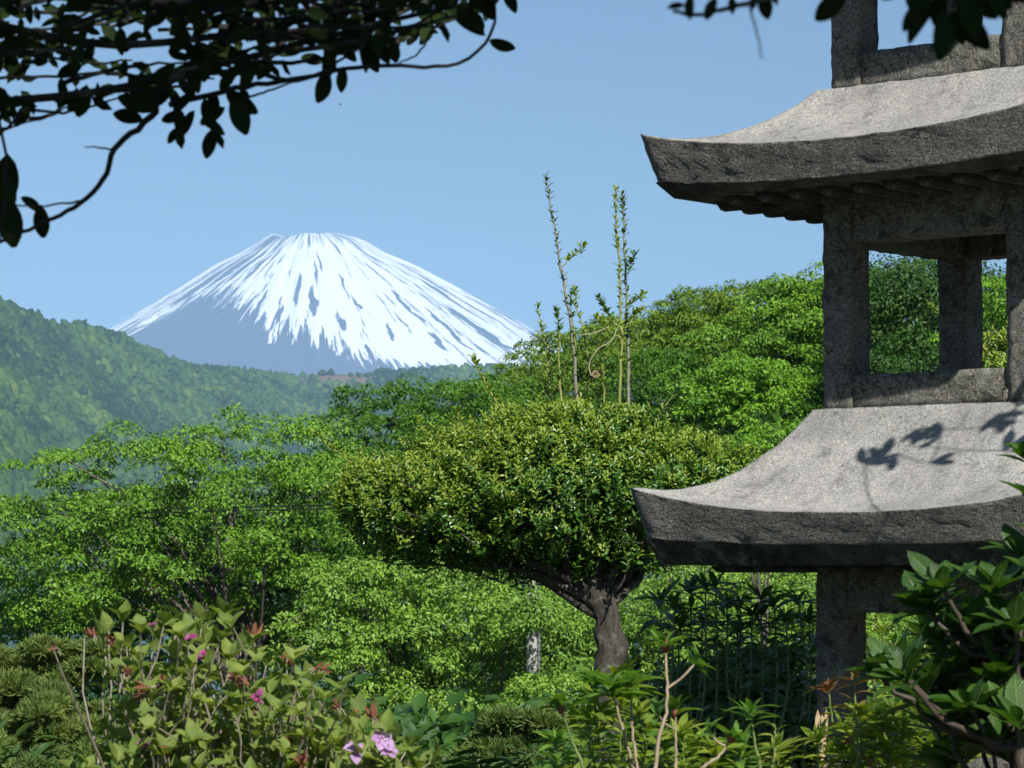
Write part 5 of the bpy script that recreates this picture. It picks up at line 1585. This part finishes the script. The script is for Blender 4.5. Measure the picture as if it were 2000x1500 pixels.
twig([(-40, 270), (30, 245), (90, 230), (150, 200)], .0012, .0008)
twig([(-20, 275), (20, 245), (45, 210)], .0022, .0014)
twig([(-20, 150), (10, 300), (12, 380), (0, 470)], .0018, .001, d=2.9)
for (x, y, a, ln) in [(78, 400, 85, 66), (10, 385, 80, 95), (15, 300, 95, 110), (5, 340, 75, 75), (40, 385, 30, 50), (955, 78, 22, 55), (948, 70, 215, 66), (962, 40, 250, 60), (968, 10, 265, 60), (945, 62, 235, 58),
                      (280, 235, 195, 62), (305, 218, 230, 90), (305, 215, 200, 80), (300, 210, 300, 70), (340, 205, 70, 70), (350, 245, 85, 48), (352, 248, 130, 40), (420, 250, 110, 62), (418, 255, 60, 40), (455, 190, 70, 75), (440, 175, 40, 78), (400, 190, 80, 70),
                      (380, 215, 120, 55), (420, 180, 100, 60), (380, 180, 140, 60), (440, 210, 150, 60), (390, 235, 20, 55), (360, 220, 160, 50), (640, 140, 105, 60), (670, 130, 95, 50), (655, 90, 110, 70), (715, 75, 75, 70), (700, 80, 65, 62), (730, 70, 60, 60), (765, 75, 80, 50), (745, 50, 95, 50), (170, 165, 105, 68), (150, 170, 100, 55), (190, 160, 80, 50), (375, 110, 85, 70), (465, 170, 40, 30)]:
    hang(x, y, a, LD + rng.normal() * .02, ln)
# the dense mass at the upper left
edge_x = [-40, 60, 200, 330, 450, 550, 640, 720, 790, 860, 940, 1000]
edge_y = [250, 225, 200, 180, 150, 130, 105, 90, 85, 55, 20, -30]
cnt = 0
while cnt < 720:
    x = rng.uniform(-60, 985); ye = np.interp(x, edge_x, edge_y)
    y = rng.uniform(-60, ye - 8)
    if y > ye - 40 and rng.uniform() < .35: continue
    hole = fbm(np.array([x / 75.0]), np.array([y / 30.0]), 31.0, 2)[0]
    if hole > 0.45 and rng.uniform() < .95: continue
    hang(x, y, rng.normal() * 55 + rng.choice([15, 75, 160]), LD + rng.uniform(-.12, .22), rng.uniform(30, 52))
    cnt += 1
for k in range(84):
    x0 = rng.uniform(-60, 720); y0 = np.interp(x0, edge_x, edge_y) * rng.uniform(-.2, .95)
    L_ = rng.uniform(120, 330); sl = rng.uniform(-.45, .12)
    x1 = min(x0 + L_, 960)
    twig([(x0, y0), ((x0 + x1) / 2, y0 + sl * (x1 - x0) * .5 + rng.normal() * 12), (x1, min(y0 + sl * (x1 - x0), np.interp(x1, edge_x, edge_y) - 4))], rng.uniform(.0016, .0034), .001, LD + rng.uniform(-.1, .2))
# nearer, more blurred sprays above the lantern
ND = 2.0
twig([(1560, -40), (1480, 0), (1420, 18), (1370, 28), (1315, 22)], .0022, .0012, d=ND)
twig([(1500, -30), (1462, 10), (1478, 50), (1484, 90), (1490, 115)], .0009, .0004, d=1.7)
twig([(1420, -30), (1700, -50), (1900, -20), (2100, 10)], .006, .004, d=ND, name='limb')
tube('limb', smooth_path([P(1420, -30, ND), Vector((.2, 1.5, .6)), Vector((.1, .8, 1.3)), Vector((.1, -.1, 2.2))], 10), np.linspace(.004, .02, 10), M_shb, shade, 6, st_base)
for (x, y, a, ln) in [(1340, 10, 175, 40), (1350, -10, 100, 45), (1400, -5, 120, 50), (1430, -10, 90, 40), (1490, -15, 80, 50), (1475, -20, 100, 45), (1500, -25, 60, 40), (1655, -15, 140, 85), (1650, -25, 120, 60), (1830, 10, 140, 85), (1790, 5, 110, 60), (1845, 20, 92, 95), (1870, 10, 60, 110), (1860, 20, 75, 70), (1880, -10, 70, 90), (1840, -20, 100, 80),
                      (1770, -20, 60, 60), (1800, -30, 80, 70), (1900, -20, 30, 90), (1930, -30, 60, 70), (1960, -40, 90, 70), (1990, -40, 40, 80), (1880, 0, 20, 80), (1820, -10, 130, 70), (1900, -40, 100, 80), (1760, -15, 160, 40), (1860, -40, 60, 90)]:
    hang(x, y, a, ND + rng.uniform(-.08, .08), ln * 1.0)
# unseen canopy shaped along the sun rays behind the camera to shade these branches
n = 20000
src = np.stack([rng.uniform(-.85, .62, n), rng.uniform(1.6, 3.3, n), rng.uniform(.15, .75, n)], -1)
pos = src + S_np * rng.uniform(.9, 4.4, n)[:, None] + rng.normal(size=(n, 3)) * .06
cl = fbm(pos[:, 0] / .35, pos[:, 2] / .35 + pos[:, 1] / .5, 6.0, 3)
ok = (cl > .36) & ~((pos[:, 1] > 0) & (pos[:, 2] < .205 * pos[:, 1] + .12))
# keep the sun free for what the photograph shows lit further out
pos = pos[ok & (pos[:, 2] < (4.55 - pos[:, 1]) * .87 - .78)]
k = len(pos)
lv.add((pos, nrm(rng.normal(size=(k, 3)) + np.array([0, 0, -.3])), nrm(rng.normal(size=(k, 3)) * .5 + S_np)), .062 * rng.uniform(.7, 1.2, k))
for k_ in range(9):
    e = Vector(pos[int(rng.integers(len(pos)))]); s0 = Vector((-.3, .3, 1.9)) if k_ % 2 else Vector((.5, -.8, 2.7))
    tube('limb', smooth_path([s0, s0.lerp(e, .5) + Vector((0, 0, .1)), e], 8, .01, rng), np.linspace(.025, .006, 8), M_shb, shade, 6, st_base)
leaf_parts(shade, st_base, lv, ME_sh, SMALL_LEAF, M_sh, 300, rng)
